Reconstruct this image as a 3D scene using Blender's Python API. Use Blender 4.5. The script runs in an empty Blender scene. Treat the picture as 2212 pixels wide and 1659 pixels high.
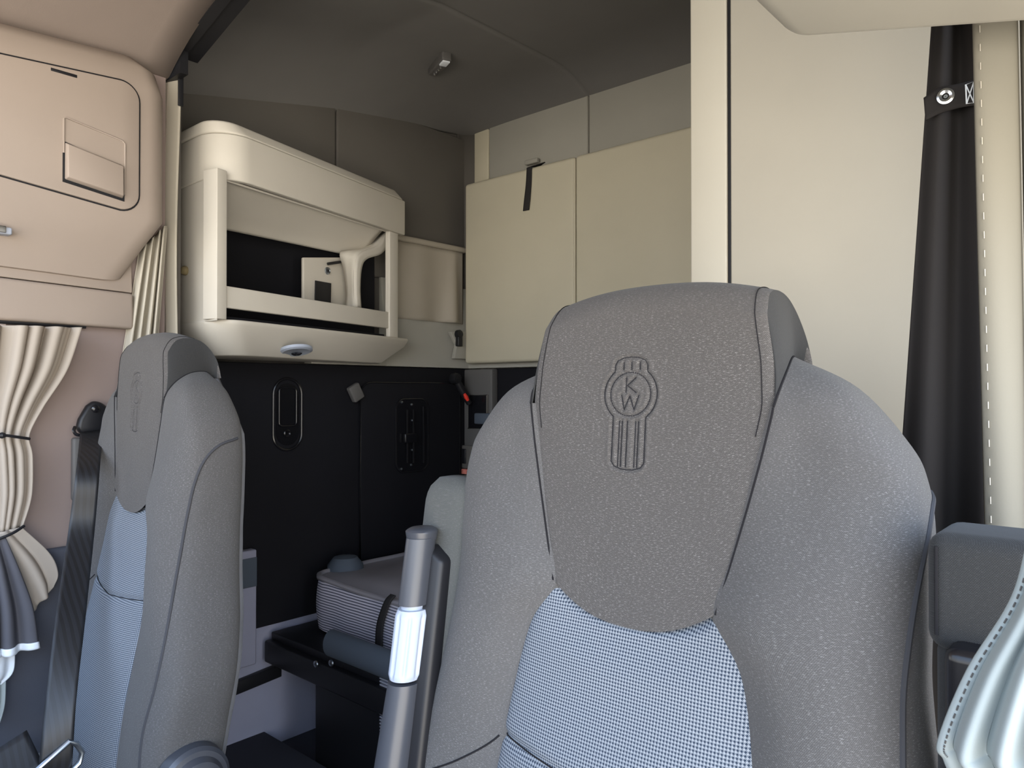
import bpy, bmesh, math, random
import numpy as np
from mathutils import Vector, Matrix
random.seed(7)
S = bpy.context.scene
COL = S.collection
PI = math.pi

# ------------------------------------------------------------------ camera
F_PX, W_PX, H_PX = 1600.0, 2212, 1659
YAW, PITCH = math.radians(41.4), math.radians(0.5)
CAM = Vector((0, 0, 1.17))
FW = Vector((-math.sin(YAW)*math.cos(PITCH), math.cos(YAW)*math.cos(PITCH), math.sin(PITCH)))
RT = Vector((math.cos(YAW), math.sin(YAW), 0))
UP = RT.cross(FW)
cd = bpy.data.cameras.new('camera'); cam = bpy.data.objects.new('camera', cd); COL.objects.link(cam)
cam.location = CAM
cam.rotation_euler = Matrix((RT, UP, -FW)).transposed().to_euler()
cd.sensor_fit = 'HORIZONTAL'; cd.sensor_width = 36; cd.lens = F_PX/W_PX*36; cd.clip_start = .02
S.camera = cam

def at(px, py, X=None, Y=None, Z=None):
    """survey helper: the point where the sight line meets the plane X=, Y= or Z="""
    r = FW + RT*((px-W_PX/2)/F_PX) - UP*((py-H_PX/2)/F_PX)
    if X is not None: t = (X-CAM.x)/r.x
    elif Y is not None: t = (Y-CAM.y)/r.y
    else: t = (Z-CAM.z)/r.z
    return CAM + r*t

# ------------------------------------------------------------------ materials
def srgb(r, g, b):
    f = lambda c: (c/255/12.92) if c/255 <= .04045 else ((c/255+.055)/1.055)**2.4
    return (f(r), f(g), f(b), 1)

class NT:
    def __init__(s, name):
        s.m = bpy.data.materials.new(name); s.m.use_nodes = True
        s.t = s.m.node_tree; s.n = s.t.nodes; s.l = s.t.links
        s.b = s.n['Principled BSDF']
    def node(s, typ, **kw):
        n = s.n.new(typ)
        for k, v in kw.items(): setattr(n, k, v)
        return n
    def link(s, a, b): s.l.new(a, b)
    def math(s, op, a, b=None, c=None):
        n = s.n.new('ShaderNodeMath'); n.operation = op
        for i, v in enumerate((a, b, c)):
            if v is None: continue
            if isinstance(v, (int, float)): n.inputs[i].default_value = v
            else: s.l.new(v, n.inputs[i])
        return n.outputs[0]
    def mix(s, fac, a, b):
        n = s.n.new('ShaderNodeMix'); n.data_type = 'RGBA'
        for i, v in ((0, fac), (6, a), (7, b)):
            if isinstance(v, (int, float, tuple)): n.inputs[i].default_value = v
            else: s.l.new(v, n.inputs[i])
        return n.outputs[2]
    def noise(s, scale, detail=2, coord='Object', sc=(1, 1, 1)):
        tc = s.n.new('ShaderNodeTexCoord'); mp = s.n.new('ShaderNodeMapping')
        mp.inputs['Scale'].default_value = sc
        s.l.new(tc.outputs[coord], mp.inputs[0])
        n = s.n.new('ShaderNodeTexNoise'); n.inputs['Scale'].default_value = scale
        n.inputs['Detail'].default_value = detail
        s.l.new(mp.outputs[0], n.inputs[0]); return n.outputs[0]
    def bump(s, h, strength, dist=.001):
        n = s.n.new('ShaderNodeBump'); n.inputs['Strength'].default_value = strength
        n.inputs['Distance'].default_value = dist
        s.l.new(h, n.inputs['Height']); s.l.new(n.outputs[0], s.b.inputs['Normal'])
    def ramp(s, v, lo, hi):
        n = s.n.new('ShaderNodeMapRange'); n.inputs[1].default_value = lo; n.inputs[2].default_value = hi
        s.l.new(v, n.inputs[0]); return n.outputs[0]

def plastic(name, c, rough=.55, grain=.25, var=.06, spec=.35, metal=0):
    m = NT(name)
    n1 = m.noise(6, 3)
    dark = tuple(x*(1-var) for x in c[:3])+(1,); lite = tuple(min(1, x*(1+var)) for x in c[:3])+(1,)
    m.link(m.mix(n1, dark, lite), m.b.inputs['Base Color'])
    m.b.inputs['Roughness'].default_value = rough; m.b.inputs['Metallic'].default_value = metal
    m.b.inputs['Specular IOR Level'].default_value = spec
    if grain: m.bump(m.noise(900, 2), grain, .0004)
    return m.m

def cloth(name, c, rough=.9, var=.08, weave=700, b=.35, two=None):
    m = NT(name)
    n1 = m.noise(9, 4)
    dark = tuple(x*(1-var) for x in c[:3])+(1,); lite = tuple(min(1, x*(1+var)) for x in c[:3])+(1,)
    m.link(m.mix(n1, dark, lite), m.b.inputs['Base Color'])
    m.b.inputs['Roughness'].default_value = rough; m.b.inputs['Specular IOR Level'].default_value = .15
    m.bump(m.noise(weave, 3), b, .0006)
    return m.m

def heather(name, base, fleck, amount=1.0):
    """dark woven seat cloth with short pale horizontal flecks and a fine vertical rib"""
    m = NT(name)
    f1 = m.noise(1, 2, 'UV', (260, 1500, 1)); f2 = m.noise(1, 2, 'UV', (1000, 1000, 1)); f3 = m.noise(1, 4, 'UV', (14, 14, 1))
    k1 = m.ramp(f1, .55, .80); k2 = m.ramp(f2, .5, .8)
    a = m.math('MULTIPLY_ADD', k1, .42*amount, m.math('MULTIPLY', k2, .16*amount))
    a = m.math('MULTIPLY', a, m.math('MULTIPLY_ADD', f3, .9, .5))
    tc = m.node('ShaderNodeTexCoord'); sp = m.node('ShaderNodeSeparateXYZ'); m.link(tc.outputs['UV'], sp.inputs[0])
    rib = m.math('SINE', m.math('MULTIPLY', sp.outputs[0], 2*PI*620))
    rib2 = m.math('SINE', m.math('MULTIPLY', sp.outputs[1], 2*PI*520))
    w = m.math('MULTIPLY', rib, rib2)
    a = m.math('ADD', a, m.math('MULTIPLY', w, .08))
    m.link(m.mix(a, base, fleck), m.b.inputs['Base Color'])
    m.b.inputs['Roughness'].default_value = .92; m.b.inputs['Specular IOR Level'].default_value = .12
    m.b.inputs['Sheen Weight'].default_value = .08; m.b.inputs['Sheen Roughness'].default_value = .5
    m.bump(m.math('ADD', m.math('MULTIPLY', w, .4), f1), .35, .0006)
    return m.m

def houndstooth(name, dark, lite, p=.0034):
    m = NT(name)
    tc = m.node('ShaderNodeTexCoord'); sp = m.node('ShaderNodeSeparateXYZ'); m.link(tc.outputs['UV'], sp.inputs[0])
    u = m.math('FRACT', m.math('DIVIDE', sp.outputs[0], p)); v = m.math('FRACT', m.math('DIVIDE', sp.outputs[1], p))
    a = m.math('LESS_THAN', u, .5); b = m.math('LESS_THAN', v, .5)
    dg = m.math('LESS_THAN', m.math('FRACT', m.math('MULTIPLY', m.math('ADD', u, v), 2)), .5)
    both = m.math('MULTIPLY', a, b)
    xor = m.math('ABSOLUTE', m.math('SUBTRACT', a, b))
    k = m.math('ADD', both, m.math('MULTIPLY', xor, m.math('MULTIPLY', dg, .9)))
    m.link(m.mix(m.math('MINIMUM', k, 1.0), lite, dark), m.b.inputs['Base Color'])
    m.b.inputs['Roughness'].default_value = .9; m.b.inputs['Specular IOR Level'].default_value = .12
    m.bump(k, .25, -.0006)
    return m.m

def striped(name, dark, lite, period, axis=2, duty=.45, rough=.75):
    m = NT(name)
    tc = m.node('ShaderNodeTexCoord'); sp = m.node('ShaderNodeSeparateXYZ'); m.link(tc.outputs['Object'], sp.inputs[0])
    wob = m.noise(8, 2)
    z = m.math('ADD', sp.outputs[axis], m.math('MULTIPLY', wob, period*.8))
    k = m.math('LESS_THAN', m.math('FRACT', m.math('DIVIDE', z, period)), duty)
    m.link(m.mix(k, lite, dark), m.b.inputs['Base Color'])
    m.b.inputs['Roughness'].default_value = rough
    m.bump(k, .4, -.001)
    return m.m

M = {}
M['shell'] = plastic('warm_beige_plastic', srgb(196, 190, 178))
M['shell_pink'] = plastic('pinkish_beige_plastic', srgb(152, 139, 128))
M['panel'] = plastic('wardrobe_laminate', srgb(168, 162, 148), .5, .1)
M['over'] = plastic('pale_overhead_plastic', srgb(172, 168, 157), .5, .1)
M['panel_lite'] = plastic('wardrobe_trim_laminate', srgb(176, 170, 155), .5, .1)
M['liner'] = cloth('ceiling_headliner', srgb(110, 108, 105), var=.05)
M['liner_cab'] = cloth('cab_headliner', srgb(136, 124, 116), var=.05)
M['vinyl_grey'] = plastic('grey_wall_vinyl', srgb(150, 147, 138), .75, .4)
M['vinyl_dark'] = plastic('taupe_side_vinyl', srgb(92, 88, 83), .75, .4)
M['vinyl_tan'] = plastic('khaki_bunk_vinyl', srgb(184, 177, 156), .6, .5)
M['curtain_win'] = cloth('beige_window_curtain_cloth', srgb(160, 150, 138), .85, .03, 500, .15)
M['pillar'] = plastic('mauve_pillar_vinyl', srgb(136, 121, 115), .7, .3)
M['dash'] = plastic('dark_dashboard', srgb(58, 58, 62), .7, .3)
M['drab'] = cloth('drab_curtain_cloth', srgb(160, 152, 139), .85, .05, 500, .2)
M['curtain_r'] = cloth('ivory_curtain_cloth', srgb(140, 136, 124), .85, .03, 500, .15)
M['curtain'] = cloth('cream_curtain_cloth', srgb(180, 173, 158), .85, .03, 500, .15)
M['curtain_cool'] = cloth('pale_curtain_cloth', srgb(156, 164, 163), .85, .03, 500, .15)
M['curtain_black'] = cloth('black_curtain_lining', srgb(46, 44, 44), .85, .08, 500, .15)
M['lining'] = cloth('slate_curtain_lining', srgb(84, 84, 90), .85, .06, 500, .15)
M['hem'] = cloth('white_hem_tape', srgb(225, 230, 235), .85, .03, 500, .15)
M['black'] = plastic('black_plastic', srgb(26, 26, 29), .45, .15, .1)
M['black_gloss'] = plastic('glossy_black_plastic', srgb(22, 22, 25), .22, 0, .1, .5)
M['black_panel'] = plastic('black_panel_and_shade', srgb(24, 24, 28), .7, .5, .15, .15)  # black panels; also the shadow colour of the lower rear wall
M['grey_plastic'] = plastic('charcoal_arm_plastic', srgb(58, 60, 66), .35, .1, .05, .5)
M['silver_plastic'] = plastic('silver_grey_plastic', srgb(160, 167, 180), .4, .1, .04)
M['chrome'] = plastic('bright_metal', (.75, .77, .8, 1), .22, 0, .04, .5, 1)
M['steel'] = plastic('brushed_steel', (.45, .5, .55, 1), .3, 0, .06, .5, 1)
M['tab'] = plastic('olive_button', srgb(120, 108, 80), .4, 0)
M['red'] = plastic('red_plastic', srgb(225, 60, 45), .5, 0)
M['pink'] = plastic('faded_red_tag', srgb(220, 130, 115), .6, 0)
M['trimgrey'] = plastic('mid_grey_trim', srgb(92, 90, 88), .6, .3)
M['bluegrey'] = plastic('blue_grey_sleeve', srgb(78, 86, 96), .7, .3)
M['lav'] = plastic('pale_lower_wall_vinyl', srgb(150, 150, 166), .6, .3, .1)
M['floor'] = cloth('dark_floor_mat', srgb(66, 66, 72), .9, .1)
M['carpet'] = cloth('slate_door_carpet', srgb(78, 80, 88), .95, .1, 400, .6)
M['fabric'] = heather('charcoal_seat_cloth', srgb(70, 67, 65), srgb(176, 172, 168))
M['fabric_side'] = heather('charcoal_bolster_cloth', srgb(75, 73, 72), srgb(178, 177, 175), .9)
M['fabric_plain'] = heather('dark_seat_side_cloth', srgb(48, 48, 48), srgb(100, 100, 100), .6)
M['fabric_arm'] = heather('grey_armrest_cloth', srgb(74, 75, 73), srgb(140, 139, 134), .7)
M['fuzz'] = cloth('fuzzy_grey_back_cover', srgb(98, 98, 100), .95, .3, 300, .9)
M['seam'] = cloth('black_seam_thread', srgb(30, 29, 31), .9, .05, 900, .2)
M['groove'] = cloth('groove_shade_cloth', srgb(40, 39, 41), .9, .05, 900, .2)
M['pipe'] = cloth('grey_piping', srgb(62, 62, 65), .8, .05, 900, .2)
M['hound'] = houndstooth('houndstooth_weave', srgb(42, 52, 66), srgb(138, 142, 147))
M['belt'] = striped('black_belt_webbing', srgb(14, 14, 16), srgb(22, 23, 27), .012, 1, .5, .5)
M['mattress'] = striped('striped_mattress_ticking', srgb(92, 92, 106), srgb(206, 202, 212), .0085)
M['mtop'] = plastic('wrapped_mattress_top', srgb(140, 136, 140), .35, .1, .25, .5)
M['slat'] = plastic('pale_vent_slat', srgb(170, 170, 180), .5, 0)

# ------------------------------------------------------------------ mesh helpers
def link(name, me, mat, parent=None, smooth=True, sharp=35):
    if mat: me.materials.append(M[mat] if isinstance(mat, str) else mat)
    o = bpy.data.objects.new(name, me); COL.objects.link(o)
    if smooth:
        for p in me.polygons: p.use_smooth = True
        if sharp: me.set_sharp_from_angle(angle=math.radians(sharp))
    if parent is not None: o.parent = parent
    return o

class MB:
    def __init__(s): s.v = []; s.f = []; s.uv = []
    def grid(s, fn, nu, nv, closed_u=False, uvf=None, flip=False):
        b = len(s.v)
        cu = nu if closed_u else nu+1
        for j in range(nv+1):
            for i in range(cu):
                u, v = i/nu, j/nv
                p = fn(u, v); s.v.append(tuple(p))
                s.uv.append(uvf(u, v, p) if uvf else (p[0], p[2]))
        for j in range(nv):
            for i in range(nu):
                a = b+j*cu+i; c = b+j*cu+(i+1) % cu; d = b+(j+1)*cu+(i+1) % cu; e = b+(j+1)*cu+i
                s.f.append((e, d, c, a) if flip else (a, c, d, e))
        return s
    def poly(s, pts):
        b = len(s.v); s.v += [tuple(p) for p in pts]; s.uv += [(p[0], p[2]) for p in pts]
        s.f.append(tuple(range(b, b+len(pts)))); return s
    def prism(s, bot, top):
        b = len(s.v); n = len(bot)
        s.v += [tuple(p) for p in bot]+[tuple(p) for p in top]; s.uv += [(p[0]+p[1], p[2]) for p in list(bot)+list(top)]
        s.f.append(tuple(range(b+n-1, b-1, -1))); s.f.append(tuple(range(b+n, b+2*n)))
        for i in range(n): s.f.append((b+i, b+(i+1) % n, b+n+(i+1) % n, b+n+i))
        return s
    def box(s, x0, x1, y0, y1, z0, z1):
        q = [(x0, y0), (x1, y0), (x1, y1), (x0, y1)]
        return s.prism([(a, b, z0) for a, b in q], [(a, b, z1) for a, b in q])
    def tube(s, path, r, n=8, closed=False, caps=True, flat=None):
        """round tube along a path; r a number or list"""
        P = [Vector(p) for p in path]; m = len(P); b = len(s.v)
        ref = None
        for i, p in enumerate(P):
            if closed: t = P[(i+1) % m]-P[i-1]
            else: t = P[min(i+1, m-1)]-P[max(i-1, 0)]
            t.normalize()
            if ref is None:
                ref = Vector((0, 0, 1)) if abs(t.z) < .9 else Vector((1, 0, 0))
            a = (ref-t*ref.dot(t)).normalized(); ref = a; c = t.cross(a)
            rr = r[i] if isinstance(r, (list, tuple)) else r
            for k in range(n):
                w = 2*PI*k/n
                q = p+(a*math.cos(w)+c*math.sin(w))*rr
                s.v.append(tuple(q)); s.uv.append((q[0], q[2]))
        for i in range(m if closed else m-1):
            for k in range(n):
                i2 = (i+1) % m
                s.f.append((b+i*n+k, b+i*n+(k+1) % n, b+i2*n+(k+1) % n, b+i2*n+k))
        if caps and not closed:
            s.f.append(tuple(b+k for k in range(n-1, -1, -1))); s.f.append(tuple(b+(m-1)*n+k for k in range(n)))
        return s
    def lathe(s, prof, o, axis, n=24):
        """prof: (radius, height) pairs along axis from o"""
        o = Vector(o); ax = Vector(axis).normalized()
        a = ax.orthogonal().normalized(); c = ax.cross(a)
        def fn(u, v):
            k = v*(len(prof)-1); i = min(int(round(k)), len(prof)-1); r, h = prof[i]
            return o+ax*h+(a*math.cos(2*PI*u)+c*math.sin(2*PI*u))*r
        return s.grid(fn, n, len(prof)-1, closed_u=True)
    def build(s, name, mat, parent=None, bevel=0, seg=3, smooth=True, sharp=35, weld=False, solid=0, subd=0):
        me = bpy.data.meshes.new(name); me.from_pydata(s.v, [], s.f)
        uvl = me.uv_layers.new(name='UVMap')
        for lp in me.loops: uvl.data[lp.index].uv = s.uv[lp.vertex_index]
        bm = bmesh.new(); bm.from_mesh(me)
        if weld: bmesh.ops.remove_doubles(bm, verts=bm.verts, dist=1e-5)
        bmesh.ops.recalc_face_normals(bm, faces=bm.faces)
        if bevel:
            ed = [e for e in bm.edges if len(e.link_faces) == 2 and e.calc_face_angle(0) > .5]
            bmesh.ops.bevel(bm, geom=ed, offset=bevel, segments=seg, profile=.5, affect='EDGES', clamp_overlap=True)
        bm.to_mesh(me); bm.free()
        o = link(name, me, mat, parent, smooth, sharp)
        if solid:
            md = o.modifiers.new('thick', 'SOLIDIFY'); md.thickness = solid; md.offset = 0
        if subd:
            md = o.modifiers.new('sub', 'SUBSURF'); md.levels = subd; md.render_levels = subd
        return o

def box(name, mat, x0, x1, y0, y1, z0, z1, parent=None, bevel=.004, seg=3):
    return MB().box(x0, x1, y0, y1, z0, z1).build(name, mat, parent, bevel, seg)

def thing(name, label, cat, loc=(0, 0, 0), group=None):
    o = bpy.data.objects.new(name, None); COL.objects.link(o); o.location = loc
    o['label'] = label; o['category'] = cat
    if group: o['group'] = group
    o.empty_display_size = .05
    return o
def tag(o, label, cat, group=None):
    o['label'] = label; o['category'] = cat
    if group: o['group'] = group
    return o
def struct(o): o['kind'] = 'structure'; return o
def settle(root):
    """children were built in world space: keep them there under a root that is not at the origin"""
    for ch in root.children:
        if ch.type != 'EMPTY' or True:
            ch.matrix_parent_inverse = Matrix.Translation(-Vector(root.location))

def crom(pts, t):
    """Catmull-Rom through pts (np arrays), t in 0..1"""
    n = len(pts)-1; k = min(max(t, 0), 1)*n; i = min(int(k), n-1); f = k-i
    P = [np.array(pts[min(max(j, 0), n)], float) for j in (i-1, i, i+1, i+2)]
    if i == 0: P[0] = 2*P[1]-P[2]
    if i == n-1: P[3] = 2*P[2]-P[1]
    return .5*((2*P[1])+(-P[0]+P[2])*f+(2*P[0]-5*P[1]+4*P[2]-P[3])*f*f+(-P[0]+3*P[1]-3*P[2]+P[3])*f**3)
def interp(x, xs, ys): return float(np.interp(x, xs, ys))
def smooth_interp(xs, ys, n=400):
    """monotone-ish smoothed table"""
    g = np.linspace(xs[0], xs[-1], n); v = np.interp(g, xs, ys)
    k = np.hanning(31); k /= k.sum()
    vp = np.concatenate([2*v[0]-v[15:0:-1], v, 2*v[-1]-v[-2:-17:-1]])
    vs = np.convolve(vp, k, 'valid')
    return lambda z: float(np.interp(z, g, vs))
def sstep(a, b, x):
    t = min(max((x-a)/(b-a), 0), 1); return t*t*(3-2*t)

# ================================================================== SEATS
# seat-local frame: x across (towards the driver door), y to the rear, z up from the floor; y=.67 is the cloth at z=1
Y0 = smooth_interp([.40, .50, .57, .65, .75, .85, .955, 1.05, 1.17, 1.30], [.562, .576, .587, .606, .630, .650, .666, .676, .687, .697])
SEAM_H = smooth_interp([.90, .93, .954, 1.0, 1.057, 1.11, 1.155, 1.20, 1.25, 1.30], [.082, .093, .0985, .111, .126, .139, .1485, .1455, .136, .126])
SEAM_I = smooth_interp([.40, .60, .73, .80, .86, .90, .925, .945, .96], [.160, .160, .157, .151, .143, .133, .121, .107, .095])
WOUT = smooth_interp([.40, .50, .60, .675, .764, .83, .906, .96, 1.04, 1.077, 1.10, 1.137], [.305, .318, .328, .326, .299, .279, .270, .270, .272, .268, .261, .240])
DEP = smooth_interp([.40, .60, .75, .95, 1.1, 1.2], [.145, .145, .142, .130, .122, .112])
ZV = 1.154
def B_edge(s):      # lower edge of the headrest panel for s in -1..1
    return .9535-.031*(1-abs(s)**2.6)
def surf_centre(s, z):
    """front cloth of the centre panels at s=x/half width"""
    return Y0(z)
G_PTS = [(.1485, 0, ZV), (.151, .008, 1.170), (.151, .026, 1.188), (.146, .052, 1.201), (.138, .08, 1.204), (.131, .095, 1.199), (.122, .104, 1.19)]
def section(u, z):
    s, w, y, d = (SEAM_I(z) if z < .954 else SEAM_H(z)), WOUT(z), Y0(z), DEP(z)
    b = .020*sstep(1.12, .95, z)*(1-.75*sstep(.85, .65, z))
    pts = [(s-.012, y+.012), (s, y), (s+.30*(w-s), y-b), (s+.68*(w-s), y-b*.9), (w-.006, y+.12*d), (w, y+.5*d), (w-.012, y+.86*d), (w-.045, y+d)]
    return crom(pts, (1+u*6)/7 if u >= 0 else (1+u*6)/7)
ZL = [.42, .50, .58, .66, .74, .82, .90, .954, 1.0, 1.045, 1.085, 1.118]
def bolster_pt(u, v):
    pts = []
    for z in ZL:
        p = section(u, z); pts.append((p[0], p[1], z))
    g = crom(G_PTS, max(u, 0)); q = min(u, 0)*.1
    e = (g[0]+q, Y0(ZV)+g[1]-q*.8, g[2]+.0008); p = pts[-1]; k = math.sin(PI*min(max(u, 0), 1)); k2 = min(max(u, 0)*2.2, 1)
    pts.append((.5*(p[0]+e[0])+.010*k2, .5*(p[1]+e[1])-.004*k, .5*(p[2]+e[2])+.011*k2))
    pts.append(e)
    return crom(pts, v)
def bolster_vz(u, z):
    """the v whose point lies at height z"""
    lo, hi = 0., 1.
    for _ in range(24):
        m = (lo+hi)/2
        if bolster_pt(u, m)[2] < z: lo = m
        else: hi = m
    return (lo+hi)/2
def head_path(s):
    """(dy, z) path of the headrest panel from its lower edge over the top to the back"""
    zt = 1.288-.017*abs(s)**2.4
    zb = B_edge(s)
    pts = [(0, zb+(1.235-zb)*k/6) for k in range(7)]
    pts += [(.004, zt-.022), (.020, zt-.004), (.046, zt), (.072, zt-.010), (.095, zt-.042), (.104, 1.19)]
    return pts
def head_pt(u, v):
    s = 2*u-1; p = crom(head_path(s), v)
    z = float(p[1]); x = s*SEAM_H(min(z, 1.30))
    y = Y0(min(z, 1.25))+p[0]+.003*abs(s)**6*sstep(1.0, 1.15, z)
    dip = .003*(math.exp(-(1-abs(s))/.02))
    return (x, y+dip, z)
def head_xz(x, z):
    """cloth point for an (x,z) on the flat front of the headrest panel"""
    s = x/SEAM_H(z)
    return Vector((x, Y0(z)+.003*abs(s)**6*sstep(1.0, 1.15, z), z))

EM = (-.0105, 1.166)   # centre of the ring of the pressed emblem
def emblem_lines():
    L = []; cx, cz = EM
    def arc(rx, rz, a0, a1, n=40): return [(cx+rx*math.cos(math.radians(a0+(a1-a0)*k/n)), cz+rz*math.sin(math.radians(a0+(a1-a0)*k/n))) for k in range(n+1)]
    RX, RZ = .0332, .0312; c5 = math.cos(math.radians(51)); s5 = math.sin(math.radians(51))
    L.append(arc(.0253, .0237, 0, 360, 56))
    L.append(arc(RX, RZ, 51, -51)); L.append(arc(RX, RZ, 129, 231))
    hw = .0205; y1 = cz+RZ*s5; y2 = cz-RZ*s5; zt = cz+.0405; zb = cz-.0815
    L.append([(cx-RX*c5, y1), (cx-hw, y1+.002), (cx-hw, zt-.009), (cx-hw+.003, zt-.004), (cx-.010, zt-.001), (cx, zt), (cx+.010, zt-.001), (cx+hw-.003, zt-.004), (cx+hw, zt-.009), (cx+hw, y1+.002), (cx+RX*c5, y1)])
    L.append([(cx-RX*c5, y2), (cx-hw, y2-.001), (cx-hw, zb+.008), (cx-hw+.004, zb+.003), (cx-.008, zb+.0005), (cx, zb), (cx+.008, zb+.0005), (cx+hw-.004, zb+.003), (cx+hw, zb+.008), (cx+hw, y2-.001), (cx+RX*c5, y2)])
    for q in (-.0095, .0005, .0110): L.append([(cx+q, zt-.014), (cx+q, zt-.0055)])
    for q in (-.0120, -.0085, -.0020, .0085, .0120): L.append([(cx+q, y2-.005), (cx+q, zb+.0028)])
    L.append([(cx-.0055, cz+.0180), (cx-.0055, cz+.0015)]); L.append([(cx+.0065, cz+.0180), (cx-.0040, cz+.0095), (cx+.0075, cz+.0015)])
    L.append([(cx-.0110, cz-.0010), (cx-.0070, cz-.0170), (cx-.0005, cz-.0020), (cx+.0055, cz-.0170), (cx+.0110, cz-.0010)])
    return L
def resample(pl, step=.0015):
    out = []
    for a, b in zip(pl[:-1], pl[1:]):
        d = math.hypot(b[0]-a[0], b[1]-a[1]); n = max(1, int(d/step))
        for k in range(n): out.append((a[0]+(b[0]-a[0])*k/n, a[1]+(b[1]-a[1])*k/n))
    out.append(pl[-1]); return out

def make_backrest(root):
    # headrest panel (with the emblem pressed into the cloth)
    lines = [resample(l) for l in emblem_lines()]
    EP = np.array([p for l in lines for p in l])
    def hp(u, v):
        p = head_pt(u, v)
        if 1.07 < p[2] < 1.215 and abs(p[0]) < .06:
            d = np.min(np.hypot(EP[:, 0]-p[0], EP[:, 1]-p[2]))
            return (p[0], p[1]+.0022*math.exp(-(d/.0017)**2)-.0007*math.exp(-((d-.004)/.002)**2), p[2])
        return p
    cum = lambda u, v, p: (p[0], v*.52)
    MB().grid(hp, 280, 440, uvf=cum).build('headrest_panel', 'fabric', root, sharp=0)
    e = MB()
    for l in lines:
        e.tube([head_xz(x, z)+Vector((0, .0019, 0)) for x, z in l], .0008, 6)
    e.build('emblem', 'groove', root)  # dark tubes put the shading of the pressed grooves into colour
    # houndstooth insert
    def ip(u, v):
        s = 2*u-1; zt = B_edge(s)+.008; z = .40+(zt-.40)*v
        x = s*SEAM_I(z); y = Y0(z)-.020*(1-s*s)*sstep(.88, .68, z)-.008*(1-s**4)*sstep(.008, .06, zt-z)+.004*math.exp(-(1-abs(s))/.03)+.007*sstep(.012, .004, zt-z)
        y += .005*math.exp(-((z-(.775-.012*(1-abs(s))))/.006)**2)
        return (x, y+.002, z)
    MB().grid(ip, 60, 160, uvf=lambda u, v, p: (p[0]*1.0, p[2])).build('insert_panel', 'hound', root, sharp=0)
    t = MB()
    t.tube([(lambda p: (p[0], p[1]-.0015, p[2]))(ip((k/30), (.775-.012*(1-abs(k/15-1))-.40)/(B_edge(k/15-1)-.392))) for k in range(31)], .0008, 6)
    t.build('insert_seam', 'seam', root)
    for sx in (-1, 1):
        mir = lambda p: (sx*p[0], p[1], p[2])
        MB().grid(lambda u, v: mir(bolster_pt(u*1.1-.1, v)), 48, 90, uvf=lambda u, v, p: (u*.34*sx, p[2])).build('bolster', 'fabric_side', root, sharp=0)
        # side of the headrest
        EDGE = [head_pt(1, k) for k in np.linspace(.38, 1, 16)]
        i0 = min(range(16), key=lambda i: abs(EDGE[i][2]-ZV)+(1 if EDGE[i][1] > Y0(ZV)+.03 else 0))
        E2 = [(.1485, Y0(ZV)+.003, ZV)]+[e_ for e_ in EDGE[i0+1:]]
        def ear(u, v):
            a = crom(E2, u); g = crom(G_PTS, u); b = np.array((g[0], Y0(ZV)+g[1], g[2]))
            p = a*(1-v)+b*v; bl = math.sin(PI*v)*math.sin(PI*min(u*1.15, 1))
            p[0] += .002*bl*1.0; p[2] += .004*bl
            return mir(p)
        MB().grid(ear, 36, 20, uvf=lambda u, v, p: (u*.15, v*.1)).build('headrest_side', 'fabric_plain', root, sharp=0)
        # seams: beside the headrest panel, over the shoulder, and the lower bolster seam
        MB().tube([(sx*(SEAM_H(z)+.0006), Y0(z)-.0002, z) for z in np.linspace(.954, ZV, 40)], .0012, 6).build('headrest_seam', 'seam', root)
        MB().tube([mir((p[0], p[1]-.0008, p[2])) for p in EDGE[i0-1:]], .0012, 6).build('headrest_edge_seam', 'seam', root)
        MB().tube([(lambda p: mir((p[0], p[1]-.0006, p[2]+(.0005 if p[1] > Y0(1.25)+.01 else 0))))(head_pt(.962, k)) for k in np.linspace(.31, .93, 70)], .0005, 6).build('top_stitch', 'seam', root)
        MB().tube([mir((q[0]+.0004, Y0(ZV)+q[1]-.0006, q[2]+.0006)) for q in (crom(G_PTS, k/24) for k in range(21))], .0012, 6).build('shoulder_seam', 'seam', root)
        if sx < 0: MB().tube([mir(bolster_pt(u, bolster_vz(u, .772-.11*u/.5))) for u in np.linspace(0, .5, 24)], .0012, 6).build('bolster_seam', 'seam', root)
        # piping down the edge of the side panel
        pp = [(.80, 1.075), (.66, 1.065), (.57, 1.04), (.52, 1.00), (.495, .95), (.475, .88), (.445, .80), (.40, .72), (.36, .65), (.34, .58), (.37, .51), (.42, .46)]
        uu = [crom(pp, k/70) for k in range(71)]
        path = [mir(bolster_pt(a[0], bolster_vz(a[0], a[1]))) for a in uu]
        MB().tube(path, .0028, 8).build('piping', 'pipe', root)
    # fuzzy cover on the back
    def back(u, v):
        q = 2*u-1; z = .42+(1.225-.42)*v
        ww = (WOUT(min(z, 1.137))-.031) if z < 1.08 else interp(z, [1.08, 1.12, 1.15, 1.19, 1.225], [WOUT(1.08)-.031, .200, .165, .120, .100])
        y = Y0(z)+DEP(z)-.010+.030*(1-abs(q)**3)
        return (q*(ww+.006), y, z)
    MB().grid(back, 40, 50, flip=True).build('back_cover', 'fuzz', root, sharp=0, solid=.014)
    # cushion and base (below the frame of the photograph)
    c = MB().box(-.25, .25, .06, .58, .31, .40).build('seat_cushion', 'fabric_side', root, .05, 5)
    MB().box(-.20, .20, .12, .62, .23, .33).build('seat_frame', 'black', root, .02)
    MB().box(-.16, .16, .20, .56, 0, .25).build('pedestal', 'black', root, .02)

def make_arm(root, x, zlen=.62, top=1.03, w=.062, tilt=0, right=False):
    """a folded-up arm rest standing beside the backrest"""
    return None

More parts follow.
